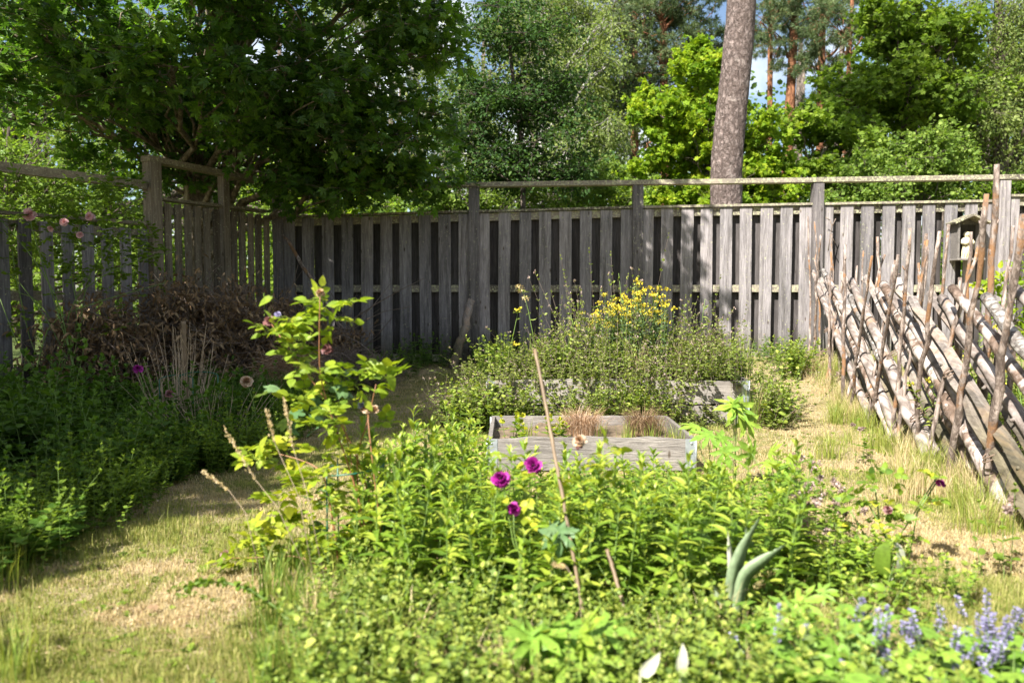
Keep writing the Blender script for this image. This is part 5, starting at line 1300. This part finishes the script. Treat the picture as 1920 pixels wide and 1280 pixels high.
# herbs on the rear raised bed -------------------------------------------
def rear_bed():
    r = np.random.default_rng(22)
    mats = {'stem': M['deadtwig'], 'leaves': M['oregano'], 'flowers': M['mauve']}; pr = []
    for k in range(4):
        pr.append(herb(200 + k, 17, .32, .08, SMALLR, .025, 10, .0016, .42, .1, 1.0, .8, (0, .8), (SMALLR, .010, 7, .016, .35), .38).make('oregano_plant', mats, 'bushy oregano with small leaves and dusty mauve flower heads, overgrowing the longer raised bed', 'plant', 'oregano plants on and around the longer raised bed'))
    pts = []; hs = []
    def put(px, y, n, z, hh, sx=.1):
        c = P(px, 600, y)
        for _ in range(n): pts.append(np.array((c[0] + r.normal(0, sx), y + r.normal(0, .06), z))); hs.append(hh * r.uniform(.6, 1.25))
    for px in range(900, 1400, 22):
        z = .33; t = (px - 900) / 500
        top = np.interp(px, [880, 960, 1040, 1100, 1250, 1310, 1380, 1420], [.45, .57, .66, .85, .88, .82, .72, .55])
        put(px, 6.9, 1, z, (top - z) / .32, .03); put(px + 8, 7.05, 1, z, (top - z) / .32 * .95, .03)
        put(px, 6.5, 1, z - .04, min(1.1, (top - z) / .32 * .7), .03)
    for px in list(range(905, 1290, 15)):
        if not 1022 < px < 1070: put(px, 6.2 + .06 * r.random(), 1, 0, .95 + .45 * r.random() * (px > 1080), .03)   # in front of the boards
    for px in (1300, 1325, 1350): put(px, 6.22, 1, 0, .6, .03)
    for px, y in ((850,6.3),(870,6.45),(880,6.8),(900,6.25),(920,6.2),(940,6.2),(860,6.6),(890,6.5),(845,6.5),(870,6.2),(905,6.4)): put(px, y, 1, 0, 1.05, .04)
    for px, y in ((1415,6.5),(1430,6.7),(1445,6.6),(1460,6.45),(1425,7.0),(1450,7.1),(1470,6.6),(1400,7.3),(1420,6.3)): put(px, y, 1, 0, .85 + .2 * r.random(), .04)
    scatter(pr, pts, r, (.85, 1.15), 0, hs)
    # fresh green leafy weeds amongst them
    pr = []
    for k in range(3):
        pr.append(herb(210 + k, 14, .28, .06, SMALLR, .03, 9, .0018, .25, .05, 1.0, .9, (0, .8)).make('lemon_balm_plant', {'stem': M['green_stem'], 'leaves': M['cover']}, 'fresh green leafy herb growing at the boards of the longer raised bed', 'plant', 'fresh green herbs around the longer raised bed'))
    pts = [P(a, 600, y) * np.array((1, 1, 0)) + np.array((0, 0, z)) for a, y, z in ((1130,6.2,0),(1160,6.18,0),(1190,6.2,0),(1230,6.22,0),(1100,6.22,0),(1180,6.6,.32),(1040,6.9,.33),(1340,6.9,.33),(1380,6.8,.33),(1440,6.9,0),(1465,6.8,0),(1480,6.6,0),(1430,6.4,0),(860,6.3,0),(880,6.15,0),(900,6.1,0),(960,6.2,0),(1010,6.2,0),(1500,8.4,.2),(1490,8.6,.2),(1510,8.7,.2),(1485,8.3,.18),(1470,8.5,.2),(1455,7.4,.04),(1300,7.0,.33),(930,6.8,.33),(980,7.0,.33),(1205,6.2,0),(1145,6.25,0),(1215,6.15,0),(1170,6.15,0))]
    scatter(pr, pts, r, (.9, 1.3))
    # tansy with yellow heads
    pr = []
    for k in range(3):
        pr.append(herb(220 + k, 7, .50, .05, LANCE, .055, 16, .0028, .07, .1, .8, .6, (.2, .9), (SMALLR, .013, 30, .036, .95), .08).make('tansy_plant', {'stem': M['green_stem'], 'leaves': M['tansy'], 'flowers': M['yellow']}, 'grey-green ragwort with flat heads of yellow flowers rising above the longer raised bed', 'plant', 'yellow-flowered plants on the longer raised bed'))
    pts = []; hs = []
    for (px, py) in ((1100,615),(1125,590),(1145,578),(1160,570),(1178,580),(1190,562),(1200,550),(1205,585),(1220,570),(1238,575),(1210,600),(1135,600),(1170,595),(1245,590),(1115,600)):
        p = P(px, py, 7.0 + r.normal(0, .07)); hs.append((p[2] - .34) / .50); p[2] = .34; pts.append(p)
    scatter(pr, pts, r, (.95, 1.05), 0, hs)
    # tall single weeds
    def weed(pts, y, lab, heads, mt='yellow'):
        b = P(pts[0][0], pts[0][1], y); root = empty('tall_weed', tuple(b)); tag(root, lab, 'plant'); m = Mesh()
        p = np.array([P(a, b_, y) for a, b_ in pts]) - b; tube(m, p, np.linspace(.004, .0018, len(p)), 6, .6); L = Mesh()
        for i in range(8):
            t = r.uniform(.1, .9) * (len(p) - 1); i0 = int(t); q = p[i0] + (p[i0 + 1] - p[i0]) * (t - i0)
            inst(L, LANCE, [q], rdir(r, 1, .3, .5), rdir(r, 1, 1), .06, [.6], 0, .9)
        m.build('stem', M['green_stem'], root); L.build('leaves', M['cover'], root)
        H = Mesh()
        for (a, b_) in heads:
            c = P(a, b_, y) - b; inst(H, SMALLR, c + r.normal(0, .018, (22, 3)) * np.array((1, 1, .5)), rdir(r, 22, .6), rdir(r, 22, 1), .018, r.random(22))
        if heads: H.build('flowers', M[mt], root)
    weed([(955,660),(962,630),(970,590),(972,582)], 6.9, 'thin reddish weed with a pale yellow head left of the yellow flowers', [(972,581),(968,645)], 'yellow')
    weed([(1003,660),(998,620),(990,580),(982,550),(972,536)], 6.9, 'tall nodding seed stalk above the left part of the longer raised bed', [(972,538),(978,545),(985,560)], 'drygrass')
    weed([(1060,680),(1066,640),(1075,610),(1070,590)], 6.8, 'upright weed with bright young leaves left of the yellow flowers', [], 'yellow')
    weed([(1165,600),(1164,550),(1160,512)], 7.2, 'wiry vine shoot standing above the yellow flowers', [], 'yellow')
    weed([(1185,600),(1187,550),(1182,536)], 7.2, 'second wiry vine shoot close to the fence post behind the yellow flowers', [], 'yellow')
    weed([(1310,650),(1315,620),(1318,588),(1322,560)], 7.2, 'lone wiry shoot right of the yellow flowers', [], 'yellow')
    # straw grass
    pr = [tuft(230 + k, 60, .36, .04, .004, (.1, 1.2), (.5, .3)).make('dry_grass_tuft', {'blades': M['drygrass' if k else 'grass']}, ['green grass tuft sprouting among the oregano of the longer raised bed', 'dry straw grass tuft sprouting among the oregano of the longer raised bed'][k], 'grass tuft', ['green tufts in the longer bed', 'straw tufts in the longer bed'][k]) for k in range(2)]
    pts = [P(a, 600, y) * np.array((1, 1, 0)) + np.array((0, 0, z)) for a, y, z in ((1050,6.9,.33),(1080,7.05,.33),(1020,6.95,.33),(1120,6.7,.33),(1280,6.8,.33),(1330,6.9,.33),(1360,6.8,.33),(1390,6.9,.33),(1420,6.4,0),(1410,6.25,0),(940,6.8,.33),(870,6.7,0),(1200,6.6,.33),(1000,7.0,.33),(1000,7.6,.05),(1080,7.8,.05),(1330,7.6,.05),(1440,7.3,.02))]
    scatter(pr, pts, r, (.8, 1.2))
    # two dry clumps in the near bed
    for (px, w, lab, mt) in ((1090, .17, 'dome of fine dry brown stems in the near raised bed', 'wilt'), (1205, .15, 'rusty green withered clump in the near raised bed, right of the dry dome', 'deadleaf')):
        c = P(px, 800, 5.15); c[2] = .15; q = Plant(); n = 900
        b = np.stack([r.normal(0, w * .3, n), r.normal(0, w * .25, n), np.zeros(n)], -1)
        blades(q.m('blades'), b, r.uniform(.12, .24, n), r.uniform(1.0, 3.6, n), np.arctan2(b[:, 1], b[:, 0]) + r.normal(0, .5, n), .003, r, r.random(n), seg=5)
        o = q.make('withered_clump', {'blades': M[mt]}, lab, 'dry plant', None, tuple(c))
    pr = [tuft(240, 40, .16, .03, .004, (.2, 1.3), (.7, .2)).make('grass_tuft', {'blades': M['grass']}, 'green grass tuft growing in the soil of the near raised bed', 'grass tuft', 'grass tufts in the near raised bed')]
    scatter(pr, [np.array((a, b_, .12)) for a, b_ in ((.95, 5.3), (1.0, 5.1), (.8, 5.4), (.35, 5.35), (.55, 5.1), (.1, 5.2), (.72, 5.0), (1.0, 4.85), (.85, 4.9))], r, (.6, 1.1))
    pr = [herb(250, 5, .16, .03, ROUND, .03, 4, .0018, .2, .1).make('seedling', {'stem': M['green_stem'], 'leaves': M['rose_leaf']}, 'small round-leaved seedling behind the front board of the near raised bed', 'plant', 'seedlings in the near raised bed')]
    scatter(pr, [np.array((a, b_, .13)) for a, b_ in ((.1, 4.85), (.25, 4.9), (-.02, 4.95), (.3, 4.82))], r, (.8, 1.2))
rear_bed()

# shaded left bed ---------------------------------------------------------
def left_bed():
    r = np.random.default_rng(25); pr = []
    for k in range(5):
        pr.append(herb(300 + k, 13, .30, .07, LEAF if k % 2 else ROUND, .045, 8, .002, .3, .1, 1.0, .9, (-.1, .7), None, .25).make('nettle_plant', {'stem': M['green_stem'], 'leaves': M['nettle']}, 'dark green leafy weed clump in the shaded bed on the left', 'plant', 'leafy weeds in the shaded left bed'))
    pts = poisson(LEFTBED, 230, r, .13); hs = []
    for p in pts:
        e = 1.0 + .35 * smooth(-1.9, -3.2, p[0]) + .2 * smooth(5, 7, p[1]); hs.append(e * r.uniform(.45, 1.2) * (.75 if p[0] > -1.9 else 1) * (1 - .45 * smooth(5.6, 7.0, p[1])))
    scatter(pr, pts, r, (.9, 1.3), 0, hs)
    pr = []
    for k in range(3):
        pr.append(herb(310 + k, 20, .22, .07, SMALL, .028, 9, .0015, .4, .05, 1.0, .9, (0, .7)).make('bedstraw_plant', {'stem': M['green_stem'], 'leaves': M['decid']}, 'low fine-leaved weed along the lawn edge of the shaded left bed', 'plant', 'fine-leaved weeds at the left bed edge'))
    edge = [G(a, b_) for a, b_ in ((0,1060),(40,1045),(90,1020),(130,1000),(170,980),(210,950),(260,925),(300,905),(340,890),(380,885),(420,880),(460,868),(500,850),(540,820),(560,800),(590,770),(620,745),(660,715),(60,1010),(120,970),(200,920),(300,870),(420,850),(230,905),(150,950))]
    scatter(pr, [e + np.array((r.normal(0, .05), r.normal(0, .05), 0)) for e in edge for _ in range(2)], r, (.8, 1.3))
    # strap leaves
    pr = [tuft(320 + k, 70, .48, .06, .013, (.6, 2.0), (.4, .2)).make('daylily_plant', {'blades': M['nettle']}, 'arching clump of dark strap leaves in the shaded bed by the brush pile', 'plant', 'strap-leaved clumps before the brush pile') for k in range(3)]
    pts = [P(a, 700, y) for a, y in ((430,6.4),(470,6.5),(510,6.6),(540,6.4),(450,6.1),(490,6.1),(525,6.1),(400,6.3),(370,6.6),(560,6.7),(420,5.9),(470,5.8),(330,6.5),(550,6.2))]
    for p in pts: p[2] = gz(p[0], p[1])
    scatter(pr, pts, r, (.8, 1.1))
    pr = [tuft(330 + k, 50, .20, .04, .0035, (.3, 1.8), (.7, .25)).make('grass_tuft', {'blades': M['grass']}, 'fine grass tuft at the left edge in front of the shaded bed', 'grass tuft', 'grass tufts at the far left') for k in range(2)]
    scatter(pr, [G(a, b_) for a, b_ in ((-20, 1070), (10, 1060), (30, 1035), (5, 1080), (-30, 1110), (60, 1010), (5, 1265), (-15, 1280), (45, 1030))], r, (.8, 1.1))
    # dry stalk bundle
    c = P(335, 700, 5.9); base = np.array((c[0], c[1], 0)); m = Mesh(); n = 60
    root = empty('dead_perennial', tuple(base)); tag(root, 'bundle of pale dry stalks standing around the bamboo cane in the shaded bed', 'dry plant')
    a = np.stack([r.normal(0, .07, n), r.normal(0, .06, n), np.zeros(n)], -1); b_ = a * 2.2 + np.stack([r.normal(0, .07, n), r.normal(0, .06, n), r.uniform(.35, .85, n)], -1)
    branches(m, a, b_, .004, .0015, r.normal(0, .02, n), r, r.random(n)); t = r.uniform(.5, .9, n)
    q = a + (b_ - a) * t[:, None]; branches(m, q, q + rdir(r, n, .8) * .12, .002, .001, 0, r, r.random(n)); m.build('stalks', M['dry_stem'], root)
    c = P(400, 770, 5.4); base = np.array((c[0], c[1], 0)); m = Mesh(); n = 70
    a = np.stack([r.normal(0, .08, n), r.normal(0, .06, n), np.zeros(n)], -1); b_ = a * 2.4 + np.stack([r.normal(0, .1, n), r.normal(0, .08, n), r.uniform(.2, .45, n)], -1)
    branches(m, a, b_, .003, .0012, r.normal(0, .02, n), r, r.random(n)); tag(m.build('dead_perennial', M['dry_stem'], None, tuple(base)), 'lower fan of dry twiggy stalks just right of the cane', 'dry plant')
    # wire hoops
    for (px, py, w, lab) in ((372, 706, .14, 'green wire arch showing among the weeds right of the dry stalks'), (330, 712, .12, 'green wire arch half hidden left of the dry stalks')):
        c = P(px, py, 5.8); t = np.linspace(0, PI, 16); m = Mesh()
        tube(m, np.concatenate([[(w, 0, -c[2])], np.stack([w * np.cos(t), .05 * np.sin(t), .03 * np.sin(t)], -1), [(-w, 0, -c[2])]]), .004, 6); tag(m.build('plant_support', M['wire'], None, tuple(c)), lab, 'plant support')
    # flowers
    for (px, py, y, rd, mt, lab) in ((258, 691, 5.6, .04, 'purple', 'dark purple bloom on a thin stem at the left of the shaded bed'), (462, 715, 5.4, .05, 'wilt', 'withered cream bloom above the strap leaves'), (318, 738, 5.2, .035, 'faded', 'brown faded bloom low among the shaded weeds')):
        c = P(px, py, y); o = np.array((c[0], y, 0)); root = empty('flower', tuple(o)); tag(root, lab, 'flower')
        m = Mesh(); bloom(m, (0, 0, c[2]), rd, r, 34, d=(.2, -.6, .6)); m.build('bloom', M[mt], root); m = Mesh(); tube(m, curve((.05, .02, 0), (0, 0, c[2]), .03, 8, side=(1, 0, 0)), .003, 6); m.build('stem', M['green_stem'], root)
left_bed()

def brush_pile():
    r = np.random.default_rng(26); m = Mesh()
    E = [((-3.75, 7.35, .5), (.55, .5, .52), 60), ((-3.15, 7.95, .58), (.65, .5, .56), 90), ((-2.55, 8.5, .55), (.65, .45, .56), 90), ((-2.1, 8.8, .42), (.5, .4, .42), 46)]
    C = grow_clumps(r, E); C[:, 2] = np.maximum(C[:, 2], .06); k = 12; n = len(C) * k
    A = np.repeat(C, k, 0); B = A + rdir(r, n, .1, .7) * r.uniform(.15, .5, (n, 1)); B[:, 2] = np.maximum(B[:, 2], .05)
    branches(m, A, B, .0045, .0015, r.normal(0, .05, n), r, r.random(n), 0)
    q = 6; t = r.random((n, q)); pos = (A[:, None] + (B - A)[:, None] * t[..., None]).reshape(-1, 3) + r.normal(0, .02, (n * q, 3))
    keep = pos[:, 0] < -1.75 + r.normal(0, .2, len(pos)); pos = pos[keep]; N = len(pos)
    D = rdir(r, N, -1.1, .7)
    inst(m, LANCE, pos, D, rdir(r, N), r.uniform(.04, .09, N), np.clip(r.normal(.5, .28, N), 0, 1), 1, 1.1)
    n = 170; X = r.uniform(-4.1, -1.7, n); Y = 7.6 + (X + 4.1) * .62 + r.normal(0, .3, n); A = np.stack([X, Y, r.uniform(.1, .8, n)], -1); B = A + rdir(r, n, .3, .5) * r.uniform(.4, 1.1, (n, 1)); B[:, 2] = np.clip(B[:, 2], .1, 1.35)
    branches(m, A, B, .008, .003, r.normal(0, .05, n), r, r.random(n), 0)
    tag(m.build('brush_pile', [M['deadtwig'], M['deadleaf']]), 'brown heap of cut branches with dead leaves piled in the left fence corner', 'brush pile', kind='stuff')
    m = Mesh(); n = 2600; c = np.array((-1.75, 8.2, .22)); A = c + rdir(r, n) * np.array((.55, .42, .26)) * r.random((n, 1)) ** .4; A[:, 2] = np.maximum(A[:, 2], .05)
    A[:, 0] += (A[:, 1] - c[1]) * .5
    B = A + rdir(r, n, 0, .4) * r.uniform(.08, .3, (n, 1)); B[:, 2] = np.maximum(B[:, 2], .04); branches(m, A, B, .003, .0012, r.normal(0, .04, n), r, r.random(n))
    tag(m.build('twig_heap', M['deadtwig']), 'grey-brown heap of fine bare twigs right of the leafy brush pile', 'twig heap', kind='stuff')
    m = Mesh(); n = 900; c = P(545, 695, 7.3); A = c + rdir(r, n) * np.array((.28, .2, .17)) * r.random((n, 1)) ** .4; B = A + rdir(r, n, -.3, .6) * .2; B[:, 2] = np.maximum(B[:, 2], .04)
    branches(m, A, B, .0025, .001, .03, r, r.random(n)); tag(m.build('hay_clump', M['wilt']), 'rounded clump of dry hay in front of the brush pile', 'hay', kind='stuff')
brush_pile()

def climbing_rose():
    r = np.random.default_rng(27); base = np.array((-4.0, 6.6, 0)); root = empty('climbing_rose', tuple(base)); tag(root, 'climbing rose with thin arching canes and pale pink blooms over the lower left fence', 'rose bush')
    C, L, S = Mesh(), Mesh(), Mesh()
    can = [[(140,700),(110,560),(60,480),(0,410)], [(140,700),(90,600),(30,520),(-10,500)], [(160,700),(70,560),(10,540)], [(90,740),(30,640),(0,560)], [(110,740),(130,560),(220,500),(330,470)], [(140,720),(160,520),(220,440),(262,410)], [(150,720),(60,430),(57,410)], [(100,740),(150,600),(130,500),(150,420)], [(120,740),(60,660),(20,470),(30,420)], [(60,730),(90,600),(200,560),(310,530)]]
    for q, pts in enumerate(can):
        y = 6.9 + .12 * (q % 3); pa = np.array([P(a, b_, y) for a, b_ in pts]); pa = np.concatenate([[np.array((pa[0][0], y, 0))], pa]); n = 16
        t = np.linspace(0, 1, n); s = np.linspace(0, 1, len(pa)); p = np.stack([np.interp(t, s, pa[:, i]) for i in range(3)], -1); p[1:-1] = (p[:-2] + 2 * p[1:-1] + p[2:]) / 4
        tube(C, p - base, np.linspace(.008, .003, n), 6)
    for _ in range(150):
        px = r.uniform(-10, 265); py = r.uniform(330, 520) if r.random() < .8 else r.uniform(500, 640)
        if py > 470 and px < 120 and r.random() < .6: continue
        spray(L, L, P(px, py, 7.05 + r.normal(0, .15)) - base, r, 3, .10, .042, .35)
    for _ in range(40): spray(L, L, P(r.uniform(200, 300), r.normal(470, 30), 7.4) - base, r, 3, .1, .04, .3)
    C.build('cane', M['green_stem'], root); L.build('leaves', M['decid'], root);
    for (a, b_, rd) in ((56,403,.062),(120,416,.04),(168,406,.045),(95,428,.03),(150,440,.035)):
        m = Mesh(); bloom(m, P(a, b_, 6.85) - base, rd, r, 44, d=(.3, -.8, .4)); m.build('bloom', M['pink'], root)
climbing_rose()

# along the pole fence ------------------------------------------------------
def right_side():
    r = np.random.default_rng(28)
    pr = [tuft(400 + k, 110, .24, .045, .003, (.3, 2.0), (.8, .15)).make('grass_tuft', {'blades': M['grass' if k < 3 else 'drygrass']}, ['long fine yellow-green grass tussock at the foot of the pole fence', 'straw-pale long grass tussock at the foot of the pole fence'][k // 3], 'grass tuft', ['green tussocks along the pole fence', 'straw tussocks along the pole fence'][k // 3]) for k in range(4)]
    pts = []
    for _ in range(70):
        y = r.uniform(3.4, 9.2); x = 1.5 + .204 * y + r.normal(.0, .13) ; pts.append(np.array((x, y, float(gz(x, y)))))
    for _ in range(60):
        y = r.uniform(3.6, 9.3); x = 1.75 + .204 * y + abs(r.normal(0, .35)); pts.append(np.array((x, y, float(gz(x, y)))))
    for a, b_ in ((1560,720),(1590,760),(1570,780),(1620,800),(1600,830),(1640,840),(1670,850),(1700,880),(1720,900),(1740,880),(1770,930),(1545,740),(1600,780),(1900,1000),(1880,990),(1850,1000),(1560,860),(1500,700),(1490,880)): pts.append(G(a, b_))
    scatter(pr, pts, r, (.55, 1.1))
    # hemp nettles / green weeds behind the pole fence
    pr = [herb(410 + k, 12, .55, .1, LANCE, .07, 11, .003, .2, .1, 1.0, .8, (0, .8), (SMALLR, .02, 10, .03, .3)).make('tall_herb_plant', {'stem': M['green_stem'], 'leaves': M['cover'], 'flowers': M['yellow']}, 'green leafy plant with small yellow flowers behind the pole fence', 'plant', 'leafy plants behind the pole fence') for k in range(2)]
    pts = [np.array((x, y, .05)) for x, y in ((3.3, 5.2), (3.5, 5.6), (3.1, 4.8), (3.4, 6.0), (3.7, 6.3), (3.2, 5.5), (3.0, 4.4), (3.6, 6.8), (2.9, 4.9), (3.8, 7.2))]
    scatter(pr, pts, r, (.8, 1.2))
    c = P(1905, 600, 6.2)
    tree('lilac_bush', 'bright yellow-green leafy shrub at the right picture edge behind the pole fence', [(c[0] + .15, 6.2, 0), (c[0] + .12, 6.2, .6), (c[0] + .1, 6.2, 1.1)], .02, .008, [((c[0] + .12, 6.2, .95), (.35, .3, .38), 24)], LEAF, .06, 60, M['limeleaf'], M['bark'], 71, tw=6, twl=.18, cat='bush', twig_r=.003, limb_r=.008)
    # clover-like flowers
    pr = []
    for k in range(2):
        P_ = herb(420 + k, 5, .20, .05, SMALLR, .03, 4, .0016, .3, .1, 1, .7, (0, .7), None, .2)
        q = np.random.default_rng(k); 
        for _ in range(3):
            c = np.array((q.normal(0, .05), q.normal(0, .05), .2 + q.normal(0, .02))); inst(P_.m('flowers'), SMALLR, c + rdir(q, 26) * .010, rdir(q, 26, .6), rdir(q, 26), .013, q.random(26))
        pr.append(P_.make('clover_plant', {'stem': M['green_stem'], 'leaves': M['decid'], 'flowers': M['mauve']}, 'low herb with round greyish mauve flower heads on the dry right lawn', 'plant', 'mauve-headed herbs on the right lawn'))
    pts = [G(a, b_) for a, b_ in ((1510,930),(1530,990),(1545,940),(1525,1010),(1555,1020),(1500,1040),(1600,1040),(1530,1080),(1490,960),(1620,870),(1500,1000),(1900,1080),(1560,990),(1515,1060))]
    scatter(pr, pts, r, (.8, 1.2))
    # loose dark herbs right of the phlox and shrubs at the foot
    pr = [herb(430 + k, 9, .2, .06, LEAF, .035, 6, .0018, .5, .1, 1, .9, (0, .6)).make('weed_plant', {'stem': M['green_stem'], 'leaves': M['phlox']}, 'loose green weed on the lawn edge right of the phlox clump', 'plant', 'weeds right of the phlox clump') for k in range(3)]
    pts = poisson([(1.0, 2.5), (1.15, 3.1), (1.05, 3.5), (1.3, 3.2), (1.35, 2.6), (1.3, 2.4), (1.2, 2.3)], 9, r, .1) + [G(a, b_) for a, b_ in ((1580,1080),(1620,1090),(1640,1080),(1560,1100),(1800,1130))]
    scatter(pr, pts, r, (.6, 1.1))
    # arching seed heads in front of the left part
    for i, (pts, y, lab) in enumerate((([(600,1080),(560,930),(515,830),(500,770)],2.6,'blurred tan grass seed head left of the rose bush, the upright one'), ([(620,1080),(575,920),(550,840),(532,745)],2.6,'blurred tan grass seed head nearest the rose stems'), ([(600,1090),(520,950),(480,900),(422,806)],2.7,'tan grass seed head leaning far left of the rose bush'), ([(500,1060),(460,960),(430,920),(382,884)],2.7,'low tan grass seed head over the left lawn'), ([(1100,1180),(1085,1100),(1062,1062),(1040,1058)],2.15,'drooping tan seed plume in the foreground phlox'))):
        b = P(pts[0][0], pts[0][1], y); b[2] = 0; root = empty('grass_stalk', tuple(b)); tag(root, lab, 'grass stalk'); p = np.array([P(a, b_, y) for a, b_ in pts]); p[0] = b; p = p - b
        m = Mesh(); tube(m, p, [.0014, .0012, .0010, .0007], 5); m.build('stem', M['dry_stem'], root)
        m = Mesh(); n = 90; t = r.random(n); q = p[2] + (p[3] - p[2]) * t[:, None] + r.normal(0, .0028, (n, 3)); inst(m, SMALL, q, np.tile(nrm(p[3] - p[2]), (n, 1)) + r.normal(0, .3, (n, 3)), rdir(r, n), .010, r.random(n)); m.build('seed_head', M['drygrass'], root)
    # thorny dark cane arching over the left lawn
    pts = [P(a, b_, 2.35) for a, b_ in ((560,1180),(520,1140),(470,1105),(420,1090),(370,1092),(345,1105))]; b = pts[0].copy(); b[2] = 0; root = empty('bramble_cane', tuple(b)); tag(root, 'dark spiny cane arching low over the left lawn', 'cane')
    m = Mesh(); p = np.array([b] + pts) - b; tube(m, p, .0035, 6); m.build('cane', M['green_stem'], root); m = Mesh(); n = 130; t = r.uniform(1, 5.99, n); i0 = t.astype(int); q = p[i0] + (p[i0 + 1] - p[i0]) * (t - i0)[:, None]
    inst(m, SMALLR, q, rdir(r, n), rdir(r, n, .5), .018, r.random(n)); m.build('leaves', M['decid'], root)
    # weeds at the foot of the back fence and beneath the brush pile edge
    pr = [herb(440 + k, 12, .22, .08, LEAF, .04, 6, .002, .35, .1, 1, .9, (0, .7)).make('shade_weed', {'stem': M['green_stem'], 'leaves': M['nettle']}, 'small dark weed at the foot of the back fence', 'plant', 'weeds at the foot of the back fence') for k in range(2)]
    pts = [P(a, 600, y) for a, y in ((720,9.3),(745,9.5),(770,9.4),(700,9.1),(790,9.6),(820,9.7),(740,9.0),(765,8.9),(690,8.7),(660,8.4),(880,9.6),(920,9.6),(1000,9.3),(1060,9.4),(1110,9.2),(640,8.0),(700,8.2),(720,8.6),(840,9.5),(955,9.6),(1440,9.4),(1480,9.4),(1350,9.3))]
    for p in pts: p[2] = gz(p[0], p[1])
    scatter(pr, pts, r, (.8, 1.5))
right_side()
